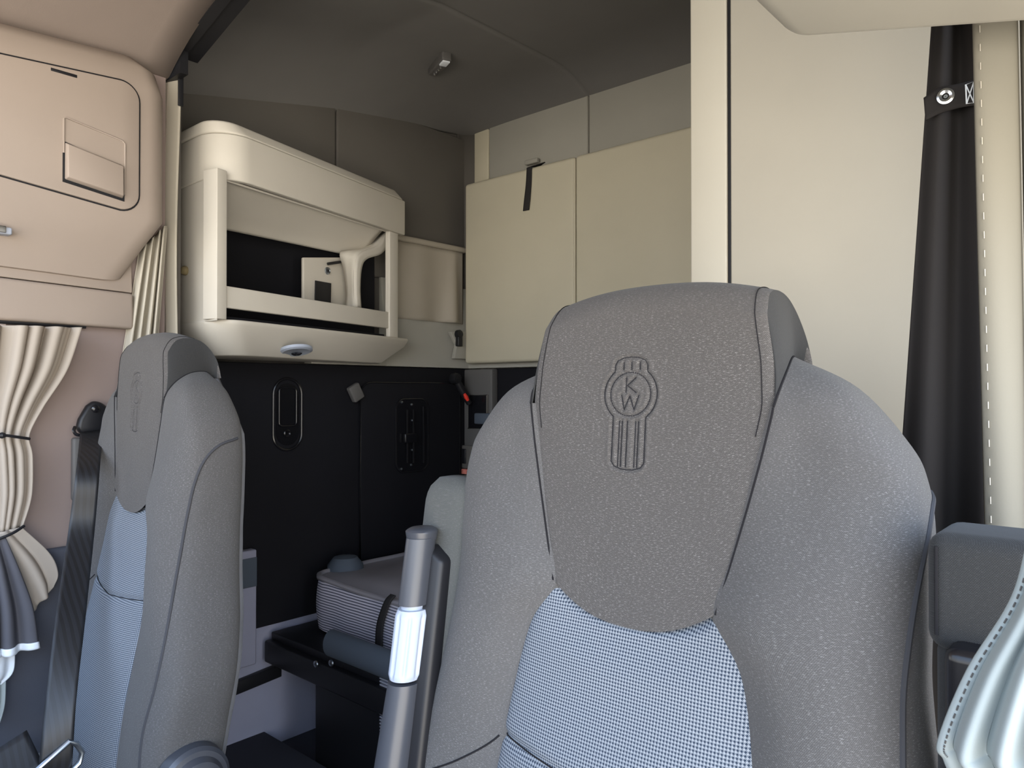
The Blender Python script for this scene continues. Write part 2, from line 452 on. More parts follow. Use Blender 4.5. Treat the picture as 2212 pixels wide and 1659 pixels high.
def driver_armrest(root):
    """inboard arm folded upright; built in seat-local coordinates, returns the part"""
    # centre line leans forward towards the bottom
    X = -.293
    def yc(z): return interp(z, [.45, .70, .82, 1.06], [.545, .590, .613, .650])
    # cloth pad behind
    def pad(u, v):
        z = .60+(1.050-.60)*v
        a = 2*PI*u; c, s_ = math.cos(a), math.sin(a)
        sq = lambda q: math.copysign(abs(q)**.5, q)
        k = 1-.0*v
        end = math.sqrt(max(0, 1-max(0, (v-.93)/.07)**2))*.35+.65 if v > .93 else 1
        return (X+.004+.043*sq(c)*end, yc(z)+.058+.033*sq(s_)*end, z+(0.004*end if v > .99 else 0))
    m = MB().grid(pad, 40, 50, closed_u=True, uvf=lambda u, v, p: (u*.2, p[2]))
    n = len(m.v); m.f.append(tuple(range(n-40, n)))
    arm = m.build('armrest', 'fabric_arm', root, sharp=60)
    # dark moulded cover and tube
    def tubef(z0, z1, r0, r1, dx=0, dy=0, ry=1.0, n=24):
        b = MB()
        def f(u, v):
            z = z0+(z1-z0)*v; r = r0+(r1-r0)*v; a = 2*PI*u
            return (X+dx+r*math.cos(a), yc(z)+dy+r*ry*math.sin(a), z)
        b.grid(f, 32, n, closed_u=True); q = len(b.v)
        b.f.append(tuple(range(q-32, q))); b.f.append(tuple(range(q-n*32-32, q-n*32)))
        return b
    top = tubef(.900, .982, .0180, .0175, 0, .0, 1.15)
    # flared lip at the head of the cover
    top.grid(lambda u, v: (X-.001+(.0175+.0015*math.sin(PI*min(1, v*1.2)/2))*math.cos(2*PI*u)*(1 if v < .8 else 1-(v-.8)*1.5), yc(.982)+.002+(.0175*1.15+.003*v)*math.sin(2*PI*u)*(1 if v < .8 else 1-(v-.8)*1.5), .978+.016*v), 32, 8, closed_u=True)
    q = len(top.v); top.f.append(tuple(range(q-32, q)))
    top.build('armrest_cover', 'grey_plastic', arm, sharp=50)
    spine = MB().prism([(X+.004, yc(.45)+.006, .45), (X+.043, yc(.45)+.010, .45), (X+.043, yc(.45)+.034, .45), (X+.004, yc(.45)+.034, .45)],
                       [(X+.004, yc(.955)+.006, .972), (X+.032, yc(.955)+.010, .955), (X+.032, yc(.955)+.034, .955), (X+.004, yc(.955)+.034, .972)])
    spine.build('arm_bracket', 'black', arm, .006)
    tubef(.43, .806, .0265, .0195, 0, 0, 1.1).build('arm_tube', 'grey_plastic', arm, sharp=50)
    # fluted silver adjuster
    b = MB()
    def flute(u, v):
        z = .810+(.894-.810)*v; a = 2*PI*u
        r = .0205-.003*(0.5+.5*math.cos(8*a))**4*sstep(0, .14, v)*sstep(1, .86, v)
        r *= 1-.12*max(0, (abs(v-.5)-.42)/.08)
        return (X+r*math.cos(a), yc(z)+r*1.1*math.sin(a), z)
    b.grid(flute, 128, 40, closed_u=True); q = len(b.v)
    b.f.append(tuple(range(q-128, q))); b.f.append(tuple(range(q-41*128, q-40*128)))
    w = b.build('adjuster_wheel', 'silver_plastic', arm, sharp=50)
    w['label'] = 'fluted silver grey adjuster grip'
    tubef(.892, .902, .0145, .0145, -.001).build('adjuster_collar', 'silver_plastic', arm, sharp=50)
    return arm

def outboard_armrest(root):
    X0, X1 = .286, .40
    a = MB().box(X0, X1, .635, .715, .972, 1.062).build('armrest', 'fabric_plain', root, .014, 5)
    MB().box(X0+.004, X1, .645, .72, .60, .98).build('arm_body', 'fabric_plain', a, .012, 4)
    MB().box(X0+.016, X1, .612, .66, .60, .984).build('armrest_cover', 'black_gloss', a, .010, 4)
    MB().tube([(X0+.008, .6345, z) for z in np.linspace(.985, 1.052, 12)], .0012, 6).build('seam', 'seam', a)
    return a

DX, PX, PDY = -.425, -1.59, -.05
PROT, PTILT = math.radians(4), math.radians(2.2)
drv = thing('driver_seat', 'nearest charcoal cloth truck seat with houndstooth insert, in front of the wardrobe', 'seat', (DX, .35, 0), 'high back cloth cab seats')
make_backrest(drv); driver_armrest(drv); outboard_armrest(drv)
for ch in drv.children: ch.matrix_parent_inverse = Matrix.Translation((0, -.35, 0))
pas = drv.copy(); COL.objects.link(pas); pas.rotation_euler = (PTILT, 0, -PROT); pas.location = Vector((PX, .67+PDY, 1.15))-pas.rotation_euler.to_matrix() @ Vector((0, .32, 1.15)); pas.name = 'passenger_seat'
pas['label'] = 'farther charcoal cloth truck seat seen from its side, next to the belted pillar'
for ch in drv.children:
    if ch.name.split('.')[0] == 'armrest': continue
    c = ch.copy(); COL.objects.link(c); c.parent = pas; c.matrix_parent_inverse = Matrix.Translation((0, -.35, 0))
# recliner cover on the inboard side of the passenger seat
def recliner(root, x, y, z):
    d = MB().lathe([(.001, .046), (.030, .046), (.040, .042), (.044, .034), (.046, .030), (.054, .028), (.060, .022), (.062, .0)], (x, y, z), (1, 0, 0), 48)
    o = d.build('recliner_cover', 'grey_plastic', root, sharp=25)
    o.matrix_parent_inverse = Matrix.Translation((0, -.35, 0)); return o
recliner(pas, .322, .645, .50)

# ================================================================== SETTING
XP, XS, YR = -1.97, -2.25, 2.27         # cab side, sleeper side, rear wall
struct(box('floor_sleeper', 'floor', -2.22, -.65, .93, 1.29, -.02, .055, bevel=.004))
struct(box('floor', 'floor', -2.4, .25, -.6, 2.4, -.06, 0, bevel=0))
# passenger side of the cab: wall with a window opening
wl = MB()
wl.box(XP-.06, XP, .50, .855, 0, 2.12); wl.box(XP-.06, XP, -.6, .50, 0, .86); wl.box(XP-.06, XP, -.6, .50, 1.34, 2.12)
wl.box(XP-.06, XP, -.6, -.45, .86, 1.34)
struct(wl.build('wall_passenger', 'pillar', smooth=False))
struct(box('dash_light_block', 'dash', -2.03, .12, -.75, -.6, 0, .93, bevel=.03))  # unseen dash block, added to keep ground light off the low objects
struct(box('trim_1', 'carpet', XP-.005, XP+.022, -.6, .74, 0, .80, bevel=.012))
# door header trim under the overhead cabinet
p0, p1 = at(0, 578, X=-1.945), at(262, 627, X=-1.945)
q0, q1 = at(0, 692, X=-1.945), at(262, 710, X=-1.945)
t = MB(); yA = -.3
def ext(a, b, y): return a+(b-a)*((y-a.y)/(b.y-a.y))
zt = lambda y: ext(p0, p1, y).z
zb = lambda y: ext(q0, q1, y).z
ys = (yA, .765)
t.prism([(XP-.01, ys[0], 1.335), (XP+.035, ys[0], 1.335), (XP+.035, ys[1], zb(.72)), (XP-.01, ys[1], zb(.72))],
        [(XP-.01, ys[0], zt(.45)), (XP+.03, ys[0], zt(.45)), (XP+.03, ys[1], zt(.8)), (XP-.01, ys[1], zt(.8))])
struct(t.build('trim_2', 'shell_pink', bevel=.008, seg=3))
t7 = MB().prism([(XP-.01, ys[0], zt(.45)+.002), (XP+.022, ys[0], zt(.45)+.002), (XP+.022, ys[1], zt(.8)+.002), (XP-.01, ys[1], zt(.8)+.002)],
        [(XP-.01, ys[0], 1.50), (XP+.016, ys[0], 1.50), (XP+.016, ys[1], 1.50), (XP-.01, ys[1], 1.50)])
struct(t7.build('trim_7', 'shell_pink', bevel=.003, seg=2))
# sleeper side wall: taupe upper, pale lower
sw = MB().box(XS-.05, XS, .90, YR+.05, 0, 2.5); sideW = struct(sw.build('wall_sleeper_side', 'vinyl_dark', smooth=False))
# jog between cab and sleeper
struct(box('wall_sleeper_front', 'vinyl_dark', XS-.05, XP-.03, .86, .91, 0, 2.5, bevel=0))
# rear wall
struct(box('wall_back', 'vinyl_grey', -2.3, .25, YR, YR+.05, 0, 2.6, bevel=0))
seamx = at(1270, 260, Y=2.25).x; seamx0 = at(1055, 340, Y=2.25).x
for i, (a, b) in enumerate(((-2.20, seamx0-.002), (seamx0+.002, seamx-.003), (seamx+.003, .1))):
    o = box('wall_panel', 'vinyl_tan' if i == 0 else 'vinyl_grey', a, b, 2.251, YR+.01, 1.90, 2.30, parent=bpy.data.objects['wall_back'], bevel=.006)
# side wall panels
ysm = at(727, 290, X=-2.235).y
for a, b in ((.93, ysm-.003), (ysm+.003, 2.26)):
    box('wall_panel', 'vinyl_dark', XS-.01, -2.235, a, b, 1.60, 2.24, parent=sideW, bevel=.006)
# rounded rear corner
ct = MB()
def cf(u, v):
    a = PI/2*u; r = .07
    return (-2.245+r-r*math.cos(a)+.0, 2.265-r+r*math.sin(a), 1.25+1.1*v)
ct.grid(cf, 10, 2); struct(ct.build('trim_3', 'vinyl_dark', solid=.004))
# driver side sleeper wall (unseen, closes the sleeper)
struct(box('wall_driver', 'vinyl_grey', .15, .2, 1.0, YR+.05, 0, 2.6, bevel=0))
# ledge (beige) between upper and lower walls
L = MB()
L.prism([(-2.24, 1.775, 1.262), (-2.195, 1.775, 1.262), (-2.195, 2.215, 1.262), (-.62, 2.215, 1.262), (-.62, 2.242, 1.262), (-2.24, 2.242, 1.262)],
        [(-2.24, 1.775, 1.60), (-2.225, 1.775, 1.60), (-2.225, 2.238, 1.60), (-.62, 2.238, 1.60), (-.62, 2.242, 1.60), (-2.24, 2.242, 1.60)])
L.prism([(-2.24, 1.45, 1.262), (-2.195, 1.45, 1.262), (-2.195, 1.775, 1.262), (-2.24, 1.775, 1.262)], [(-2.24, 1.45, 1.34), (-2.199, 1.45, 1.34), (-2.199, 1.775, 1.34), (-2.24, 1.775, 1.34)])
struct(L.build('trim_4', 'vinyl_grey', bevel=.008))
# sleeper ceiling with coved edges
def ceil(u, v):
    x = XS+u*(.25-XS); y = .86+v*(YR+.03-.86)
    ze = interp(y, [.86, 1.04, 1.58, 1.9, 2.29], [2.03, 2.07, 2.18, 2.225, 2.27])
    zc = interp(y, [.86, 1.1, 1.5, 2.3], [2.16, 2.25, 2.32, 2.335])
    d = min((x-XS)/.42, 1); dy = min(max(YR+.0-y, 0)/.30, 1)
    k = (1-(1-d)**2.6); k2 = (1-(1-dy)**2.6)
    z = ze+(zc-ze)*k
    z = 2.262+(z-2.262)*k2 if z > 2.262 else z
    g = math.exp(-((x-seamx-.02*0)/.006)**2)*.006
    return (x, y, z+g)
cm = MB(); xs = 150
cm.grid(ceil, 260, 60); cs = struct(cm.build('ceiling', 'liner', sharp=0, solid=.01))
# cab ceiling
def ceil2(u, v):
    x = XP-.03+u*(.25-XP+.03); y = -.6+v*(.86+.6)
    d = min((x-XP)/.5, 1); d = max(d, 0)
    return (x, y, 1.995+.14*(1-(1-d)**2.4)-.0*(1-v)**2)
struct(MB().grid(ceil2, 60, 20).build('ceiling_cab', 'liner_cab', sharp=0, solid=.012))

struct(box('trim_5', 'black', -2.28, .2, .862, .882, 2.16, 2.6, bevel=0))
struct(box('trim_6', 'black', -2.28, -1.90, .862, .882, 1.99, 2.2, bevel=0))
# curtain rail across the cab
ra = thing('curtain_rail', 'dark grey curtain track running across the cab roof', 'rail', (-1.6, .87, 2.06))
def rail_z(x): return interp(x, [-1.95, -1.667, -1.2, .1], [2.062, 2.14, 2.20, 2.22])
xsr = np.linspace(-1.94, .15, 30)
for nm, dy, dz, w, h, mt in (('track', 0, 0, .014, .026, 'black'), ('track_cover', -.022, .012, .012, .022, 'trimgrey'), ('headliner_edge', .034, .012, .022, .03, 'black')):
    b = MB()
    def rf(u, v, dy=dy, dz=dz, w=w, h=h):
        x = xsr[0]+(xsr[-1]-xsr[0])*u; k = int(v*4+.5) % 4
        oy, oz = ((-w, -h), (w, -h), (w, h), (-w, h))[k]
        return (x, .87+dy+oy, rail_z(x)+dz+oz)
    b.grid(rf, 30, 4); b.build(nm, mt, ra, smooth=False)
settle(ra)

# ================================================================== OVERHEAD CABINETS
def overhead_left():
    r = thing('overhead_cabinet', 'beige overhead cabinet with latched door above the tied window curtain', 'cabinet', (-1.92, .5, 1.45), 'overhead cab cabinets')
    XF = -1.872
    prof = [(XP+.003, 1.448), (XP+.030, 1.452), (-1.905, 1.53), (XF, 1.600), (XF, 1.66), (XF, 1.88), (XF-.012, 1.935), (XF-.04, 1.965), (XP+.003, 1.965)]
    m = MB()
    ya, yb = -.25, .82
    n = len(prof)
    rows = [(ya, 1)]+[(ya+(yb-.05-ya)*k/6, 1) for k in range(1, 7)]
    for k in range(1, 9):
        a = PI/2*k/8; rows.append((yb-.05+.05*math.sin(a), math.cos(a)*.45+.55 if k < 8 else .5))
    cx = XP+.003
    pts = []
    for (y, q) in rows:
        dz = .030*((y-.3)/.5)
        for (x, z) in prof:
            zz = z+(dz if z > 1.8 else (-dz*.4 if z < 1.7 else 0))
            yy = y-.115*max(0, XF-x)/(XF-cx)*sstep(.5, .78, y)
            pts.append((cx+(x-cx)*q, yy, 1.7+(zz-1.7)*(1-(1-q)*.10)))
    m.v = pts; m.uv = [(p[1], p[2]) for p in pts]
    for j in range(len(rows)-1):
        for i in range(n-1):
            a = j*n+i; m.f.append((a, a+1, a+n+1, a+n))
    m.f.append(tuple(range((len(rows)-1)*n, len(rows)*n))); m.f.append(tuple(range(n-1, -1, -1)))
    body = m.build('body', 'shell_pink', r, sharp=50)
    # door: rounded-corner slab with a dark gap around it
    def outline(off, x):
        c = [at(-300, 70, X=XF), at(300, 193, X=XF), at(292, 456, X=XF), at(-300, 310, X=XF)]
        y1 = c[1].y; za, zb_ = 1.912, 1.603
        yL = -.1; zaL, zbL = 1.845, 1.70
        rr = .042; P = []
        P.append((yL, zbL-off)); 
        for k in range(9):
            a = -PI/2+PI/2*k/8; P.append((y1-rr+(rr+off)*math.cos(a), zb_+rr+(rr+off)*math.sin(a)))
        for k in range(9):
            a = PI/2*k/8; P.append((y1-rr+(rr+off)*math.cos(a), za-rr+(rr+off)*math.sin(a)))
        P.append((yL, zaL+off))
        return [(x, y, z) for y, z in P]
    gap = MB().prism(outline(.0035, XF-.01), outline(.0035, XF+.0012)).build('door_gap', 'black', r, smooth=False)
    d = MB().prism(outline(0, XF-.008), outline(0, XF+.005)).build('door', 'shell_pink', r, .003, 2)
    # handle recess and paddle
    a, b = at(137, 288, X=XF), at(268, 318, X=XF); z0 = 1.648
    ym0, ym1 = a.y, b.y
    cutter = MB().prism([(XF-.026, ym0, z0), (XF-.026, ym1, z0-.018), (XF-.026, ym1, 1.765), (XF-.026, ym0, 1.788)],
              [(XF+.02, ym0, z0), (XF+.02, ym1, z0-.018), (XF+.02, ym1, 1.765), (XF+.02, ym0, 1.788)]).build('cutter', None)
    bpy.context.view_layer.update()
    for tgt in (body, d, gap):
        md = tgt.modifiers.new('cut', 'BOOLEAN'); md.operation = 'DIFFERENCE'; md.object = cutter; md.solver = 'EXACT'
    bpy.context.view_layer.update(); dg = bpy.context.evaluated_depsgraph_get()
    for tgt in (body, d, gap):
        me = bpy.data.meshes.new_from_object(tgt.evaluated_get(dg)); tgt.modifiers.clear(); tgt.data = me
    bpy.data.objects.remove(cutter)
    e1_ = .0015
    q0 = [(XF+.004, ym0-e1_, 1.790), (XF+.004, ym1+e1_, 1.767), (XF-.020, ym1-.012, 1.715), (XF-.020, ym0+.012, 1.735)]
    q1 = [(XF-.022, ym1-.012, z0-.020), (XF-.022, ym0+.012, z0-.002)]
    rec = MB()
    rec.poly(q0); rec.poly([q0[3], q0[2], q1[0], q1[1]])
    rec.poly([q0[0], q0[3], q1[1], (XF+.004, ym0-e1_, z0-.002)]); rec.poly([q0[2], q0[1], (XF+.004, ym1+e1_, z0-.020), q1[0]])
    rec.build('handle_recess', 'shell_pink', d, smooth=False, weld=True, solid=.002)
    fr = MB().tube([(XF+.006, ym0-.001, z0+.06), (XF+.006, ym0-.001, 1.786), (XF+.006, ym0+.004, 1.789), (XF+.006, ym1-.006, 1.767), (XF+.006, ym1, 1.76), (XF+.006, ym1, z0-.01)], .0022, 8)
    fr.build('recess_rim', 'shell_pink', d)
    MB().prism([(XF+.004, ym0+.001, z0), (XF+.004, ym1-.004, z0-.020), (XF+.004, ym1-.004, 1.709), (XF+.004, ym0+.001, 1.733)],
               [(XF+.020, ym0+.004, z0+.004), (XF+.020, ym1-.007, z0-.015), (XF+.018, ym1-.007, 1.703), (XF+.018, ym0+.004, 1.727)]).build('handle', 'shell_pink', d, .0025)
    MB().prism([(XF+.003, ym0-.003, z0-.006), (XF+.003, ym1-.001, z0-.026), (XF+.003, ym1-.001, 1.70), (XF+.003, ym0-.003, 1.735)],
               [(XF+.0066, ym0-.003, z0-.006), (XF+.0066, ym1-.001, z0-.026), (XF+.0066, ym1-.001, 1.70), (XF+.0066, ym0-.003, 1.735)]).build('handle_gap', 'black', d, smooth=False)
    l0, l1 = at(108, 150, X=XF), at(165, 157, X=XF)
    MB().box(XF-.003, XF+.006, l0.y, l1.y, l0.z-.004, l0.z+.003).build('latch_slot', 'black', r, .001)
    # reading lamp in the underside, mostly out of frame
    c = at(2, 497, X=-1.90)
    lamp = MB().box(-1.915, -1.885, c.y-.10, c.y+.018, c.z-.010, c.z+.006).build('reading_lamp', 'silver_plastic', r, .004)
    lamp.rotation_euler = (0, 0, 0)
    MB().box(-1.900, -1.882, c.y-.10, c.y+.006, c.z-.008, c.z+.008).build('lens', 'chrome', lamp, .002)
    settle(r)
    return r
overhead_left()
ro = thing('overhead_cabinet', 'rounded corner of the pale overhead cabinet above the black curtain and wardrobe', 'cabinet', (-.1, .5, 1.54), 'overhead cab cabinets')
MB().prism([(-.305, .15, 1.545), (.14, .15, 1.435), (.14, .80, 1.435), (-.305, .80, 1.545)],
           [(-.335, .15, 2.12), (.14, .15, 2.12), (.14, .83, 2.12), (-.335, .83, 2.12)]).build('body', 'over', ro, .03, 8)
settle(ro)

# ================================================================== CURTAINS
def pleated(path_top, path_bot, nf, depth, mat, name, parent=None, nz=40, nu=None, bulge=None, solid=.002, seed=0, pinch=None, jit=.35):
    """cloth between two polylines with nf folds; pinch: list of (v, factor, centre u)"""
    rnd = random.Random(seed)
    ph = [rnd.uniform(-jit, jit) for _ in range(nf*2+4)]
    nu = nu or nf*14
    T = [np.array(p, float) for p in path_top]; B = [np.array(p, float) for p in path_bot]
    def fn(u, v):
        a = crom(T, u); b = crom(B, u)
        p = b*(1-v)+a*v
        da = crom(T, min(u+.01, 1))-crom(T, max(u-.01, 0)); db = crom(B, min(u+.01, 1))-crom(B, max(u-.01, 0))
        d = db*(1-v)+da*v; n = np.array((-d[1], d[0], 0.)); n /= (np.linalg.norm(n)+1e-9)
        k = u*nf*2; i = int(k); f = k-i; phs = ph[i]*(1-f)+ph[min(i+1, len(ph)-1)]*f
        w = math.cos(PI*(k+phs))
        w = math.copysign(abs(w)**.7, w)
        dd = depth*(1+.5*ph[(i//2)+1])
        p = p+n*w*dd
        if bulge: p = p+np.array(bulge(u, v))
        return p
    return MB().grid(fn, nu, nz, uvf=lambda u, v, p: (u, v)).build(name, mat, parent, sharp=0, solid=solid)

# left sleeper curtain: bundle of folds and a flat leading panel
slc = thing('sleeper_curtain', 'cream curtain hanging open behind the far seat, below the roof track', 'curtain', (-1.9, .84, .75), 'sleeper curtains')
top = [(-1.945, .775, 1.80), (-1.925, .82, 2.02), (-1.915, .84, 2.02)]
zt_, zb_ = 2.02, .62
a0, a1, a2 = (-1.945, .70), (-1.925, .76), (-1.905, .825)
pleated([(-1.950, .785, 1.53), (-1.945, .82, 1.57), (-1.935, .846, 1.60)], [(-1.952, .655, .62), (-1.95, .715, .62), (-1.935, .775, .62)], 4, .013, 'curtain', 'gathered_folds', slc, 60, 90, seed=3)
# leading panel
lp = MB()
e0, e1 = at(338, 75, Y=.865), at(388, 100, Y=.880); f0, f1 = at(334, 760, Y=.860), at(383, 760, Y=.880)
def lpf(u, v):
    zz = .70+(2.03-.70)*v
    def edge(a, b): 
        k = (zz-b.z)/(a.z-b.z); return a.x+(b.x-a.x)*(1-k), a.y+(b.y-a.y)*(1-k)
    xa, ya_ = edge(e0, f0); xb, yb_ = edge(e1, f1)
    zz2 = zz + (-.022*u if v > .98 else -.02*u*v)
    return (xa+(xb-xa)*u, ya_+(yb_-ya_)*u-.008*math.sin(PI*u)-.004*math.sin(9*v+2*u), zz2)
lpo = lp and MB().grid(lpf, 16, 80).build('leading_panel', 'curtain', slc, sharp=0, solid=.003)
# stitched hem, and a black strip in place of the dark gap beside it
MB().tube([tuple(np.array(lpf(.62, k/60))+np.array((0.001, -.0025, 0))) for k in range(61)], .0007, 5).build('stitch_line', 'shell_pink', slc)
hx = e1
MB().box(hx.x-.002, hx.x+.003, .876, .890, 1.92, 2.03).build('gap_strip', 'black', slc, .002)
settle(slc)
# snap button beside the curtain, on the storage cabinet's front (built below as its part)

# right sleeper curtain, bunched
scr = thing('sleeper_curtain', 'cream curtain gathered beside the black curtain at the picture edge', 'curtain', (-.1, .86, .9), 'sleeper curtains')
c0, c1 = at(2105, 48, Y=.86), at(2195, 45, Y=.86); d0, d1 = at(2131, 1150, Y=.86), at(2215, 1150, Y=.86)
def rcf(u, v):
    z = .80+(1.68-.80)*v
    k = (z-d0.z)/(c0.z-d0.z)
    xa = d0.x+(c0.x-d0.x)*k; xb = d1.x+(c1.x-d1.x)*k
    y = .86-.007*math.sin(PI*u)**.5+.0015*math.sin(7*v+4*u)
    return (xa+(xb-xa)*u, y, z)
MB().grid(rcf, 24, 60).build('front_fold', 'curtain_r', scr, sharp=0, solid=.004)
def rcf2(u, v):
    p = rcf(1, v); return (p[0]+.004+.07*u, p[1]+.004-.03*math.sin(PI*u), p[2])
MB().grid(rcf2, 16, 40).build('rear_fold', 'curtain_r', scr, sharp=0, solid=.004)
m = MB()
for k in range(46):
    v = .02+.95*k/45; a = Vector(rcf(.16, v)); b = Vector(rcf(.16, v+.008)); o_ = Vector((0, -.0032, 0))
    m.tube([a+o_, b+o_], .0005, 4)
m.build('stitching', 'shell', scr)
settle(scr)
# black curtain beside it
bk = thing('blackout_curtain', 'long black curtain hanging beside the wardrobe, widening downwards', 'curtain', (-.2, .93, .8))
t0, t1 = at(2011, 30, Y=.93), at(2112, 30, Y=.93); u0, u1 = at(1945, 950, Y=.93), at(2140, 1180, Y=.93)
def bcf(u, v):
    z = .70+(1.74-.70)*v
    ka = (z-u0.z)/(t0.z-u0.z); kb = (z-u1.z)/(t1.z-u1.z)
    xa = u0.x+(t0.x-u0.x)*ka; xb = u1.x+(t1.x-u1.x)*kb
    return (xa+(xb-xa)*u, .93+.012*math.cos(u*PI*3.2)*(1-.5*v), z)
MB().grid(bcf, 40, 60).build('cloth', 'curtain_black', bk, sharp=0, solid=.003)
# tie strap with snap and stitched end
sv = lambda u, z: Vector(bcf(u, (z-.70)/1.04))
zz = at(2040, 215, Y=.92).z
pts_t = [at(1996, 212, Y=.915), at(2030, 190, Y=.913), at(2070, 182, Y=.911), at(2110, 172, Y=.913)]
pts_b = [at(2000, 260, Y=.915), at(2030, 245, Y=.913), at(2075, 232, Y=.911), at(2116, 226, Y=.913)]
st = MB().grid(lambda u, v: crom([np.array(p) for p in pts_t], u)*(v)+crom([np.array(p) for p in pts_b], u)*(1-v), 20, 6).build('tie_strap', 'curtain_black', bk, solid=.003)
c = at(2043, 209, Y=.910)
MB().lathe([(.0035, .0), (.0035, .002), (.0062, .0032), (.0085, .0025), (.0092, 0)], c, (0.1, -1, 0), 32).build('snap', 'chrome', st)
MB().lathe([(.0005, .0015), (.002, .0015), (.0022, 0)], c, (0.1, -1, 0), 16).build('snap_post', 'steel', st)
sl = MB(); q = [at(2086, 183, Y=.907), at(2104, 176, Y=.907), at(2104, 222, Y=.907), at(2088, 224, Y=.907)]
sl.tube(q, .0008, 6, closed=True); sl.tube([q[0], q[2]], .0006, 6); sl.tube([q[1], q[3]], .0006, 6); sl.build('box_stitch', 'hem', st)
settle(bk)

# passenger window curtain: tied twice, flared bottom with dark lining
pwc = thing('window_curtain', 'cream window curtain tied with two black cords beside the far seat belt', 'curtain', (-1.93, .5, .9), 'door window curtains')
XC = -1.915
tops = [at(-80, 700, X=XC), at(30, 702, X=XC), at(95, 704, X=XC), at(170, 708, X=XC)]
def tied(stations, nf, depth, seed, nz=60):
    """stations: list of (v, [(px,py) left], [(px,py) right], depth factor)"""
    rnd = random.Random(seed); ph = [rnd.uniform(-.5, .5) for _ in range(nf*2+4)]
    Ls = [np.array(at(*s[1], X=XC)) for s in stations]; Rs = [np.array(at(*s[2], X=XC)) for s in stations]
    ds = [s[3] for s in stations]; vs = [s[0] for s in stations]
    def fn(u, v):
        tt = interp(v, vs, np.linspace(0, 1, len(vs)))
        a, b = crom(Ls, tt), crom(Rs, tt)
        k = u*nf*2; i = int(k); f = k-i; phs = ph[i]*(1-f)+ph[min(i+1, len(ph)-1)]*f
        w = math.cos(PI*(k+phs)); w = math.copysign(abs(w)**.75, w)
        dp = depth*interp(v, vs, ds)
        p = a*(1-u)+b*u
        return p+np.array((w*dp+.012*math.sin(PI*u)*interp(v, vs, ds), .3*dp*math.sin(PI*(k+phs)), 0))
    return fn
fn = tied([(0, (-120, 700), (172, 708), 1.0), (.25, (-110, 780), (140, 800), .95), (.5, (-90, 870), (90, 880), .7), (.68, (-70, 935), (62, 940), .35), (.78, (-70, 985), (68, 985), .55), (.9, (-60, 1060), (66, 1070), .55), (1, (-50, 1160), (48, 1138), .28)], 6, .019, 5)
MB().grid(fn, 110, 80).build('cloth', 'curtain_win', pwc, sharp=0, solid=.002)
XC = -1.905
fn2 = tied([(0, (-50, 1160), (48, 1138), .3), (.4, (-10, 1230), (110, 1195), .6), (.7, (30, 1285), (128, 1238), .6), (1, (68, 1322), (118, 1268), .5)], 2, .014, 9)
MB().grid(fn2, 40, 40).build('flared_corner', 'curtain_win', pwc, sharp=0, solid=.002)
XC = -1.885
fn3 = tied([(0, (-60, 1165), (10, 1160), .3), (.3, (-80, 1230), (40, 1235), .8), (.7, (-90, 1330), (66, 1310), 1), (1, (-100, 1425), (78, 1388), 1)], 3, .012, 2)
MB().grid(fn3, 50, 40).build('dark_lining', 'lining', pwc, sharp=0, solid=.002)
fn4 = tied([(0, (-100, 1421), (78, 1384), 1), (1, (-100, 1440), (80, 1398), 1)], 3, .012, 2)
XC = -1.882
fn4 = tied([(0, (-100, 1421), (78, 1384), 1), (1, (-100, 1440), (80, 1398), 1)], 3, .012, 2)
MB().grid(fn4, 50, 4).build('hem', 'hem', pwc, sharp=0, solid=.004)
XC = -1.895
fn5 = tied([(0, (-60, 1415), (34, 1400), .6), (.6, (-60, 1470), (30, 1450), .6), (1, (-60, 1490), (4, 1478), .6)], 2, .010, 4)
MB().grid(fn5, 30, 12).build('under_hem', 'hem', pwc, sharp=0, solid=.003)
fn6 = tied([(0, (-60, 1470), (14, 1470), .6), (.6, (-60, 1520), (12, 1520), .6), (1, (-60, 1570), (2, 1560), .6)], 2, .010, 4)
MB().grid(fn6, 30, 12).build('under_lining', 'curtain_cool', pwc, sharp=0, solid=.003)
XC = -1.915
def cord(pys, pxs, bead):
    m = MB()
    pts = [at(px, py, X=-1.888) for px, py in zip(pxs, pys)]
    P = [Vector(crom([np.array(p) for p in pts], k/24)) for k in range(25)]
    for i, p in enumerate(P): p.x += .012*math.sin(PI*i/24)
    m.tube(P, .0032, 8); back = [Vector((-1.93, p.y, p.z)) for p in P[::-1]]
    o = m.build('tie_cord', 'black', pwc)
    if bead is not None: MB().lathe([(.001, -.007), (.005, -.006), (.007, 0), (.005, .006), (.001, .007)], P[bead]+Vector((.004, 0, 0)), (0, 1, 0), 16).build('cord_bead', 'black', o)
cord((942, 940, 943, 948), (-70, 0, 30, 64), 8)
cord((1178, 1164, 1150, 1136), (-60, -10, 25, 52), None)
settle(pwc)
# rod the window curtain hangs from
MB().tube([(-1.955, -.3, 1.325), (-1.955, .66, 1.325)], .006, 10).build('curtain_rod', 'black')
tag(bpy.data.objects['curtain_rod'], 'thin black rod behind the top of the tied window curtain', 'rod')

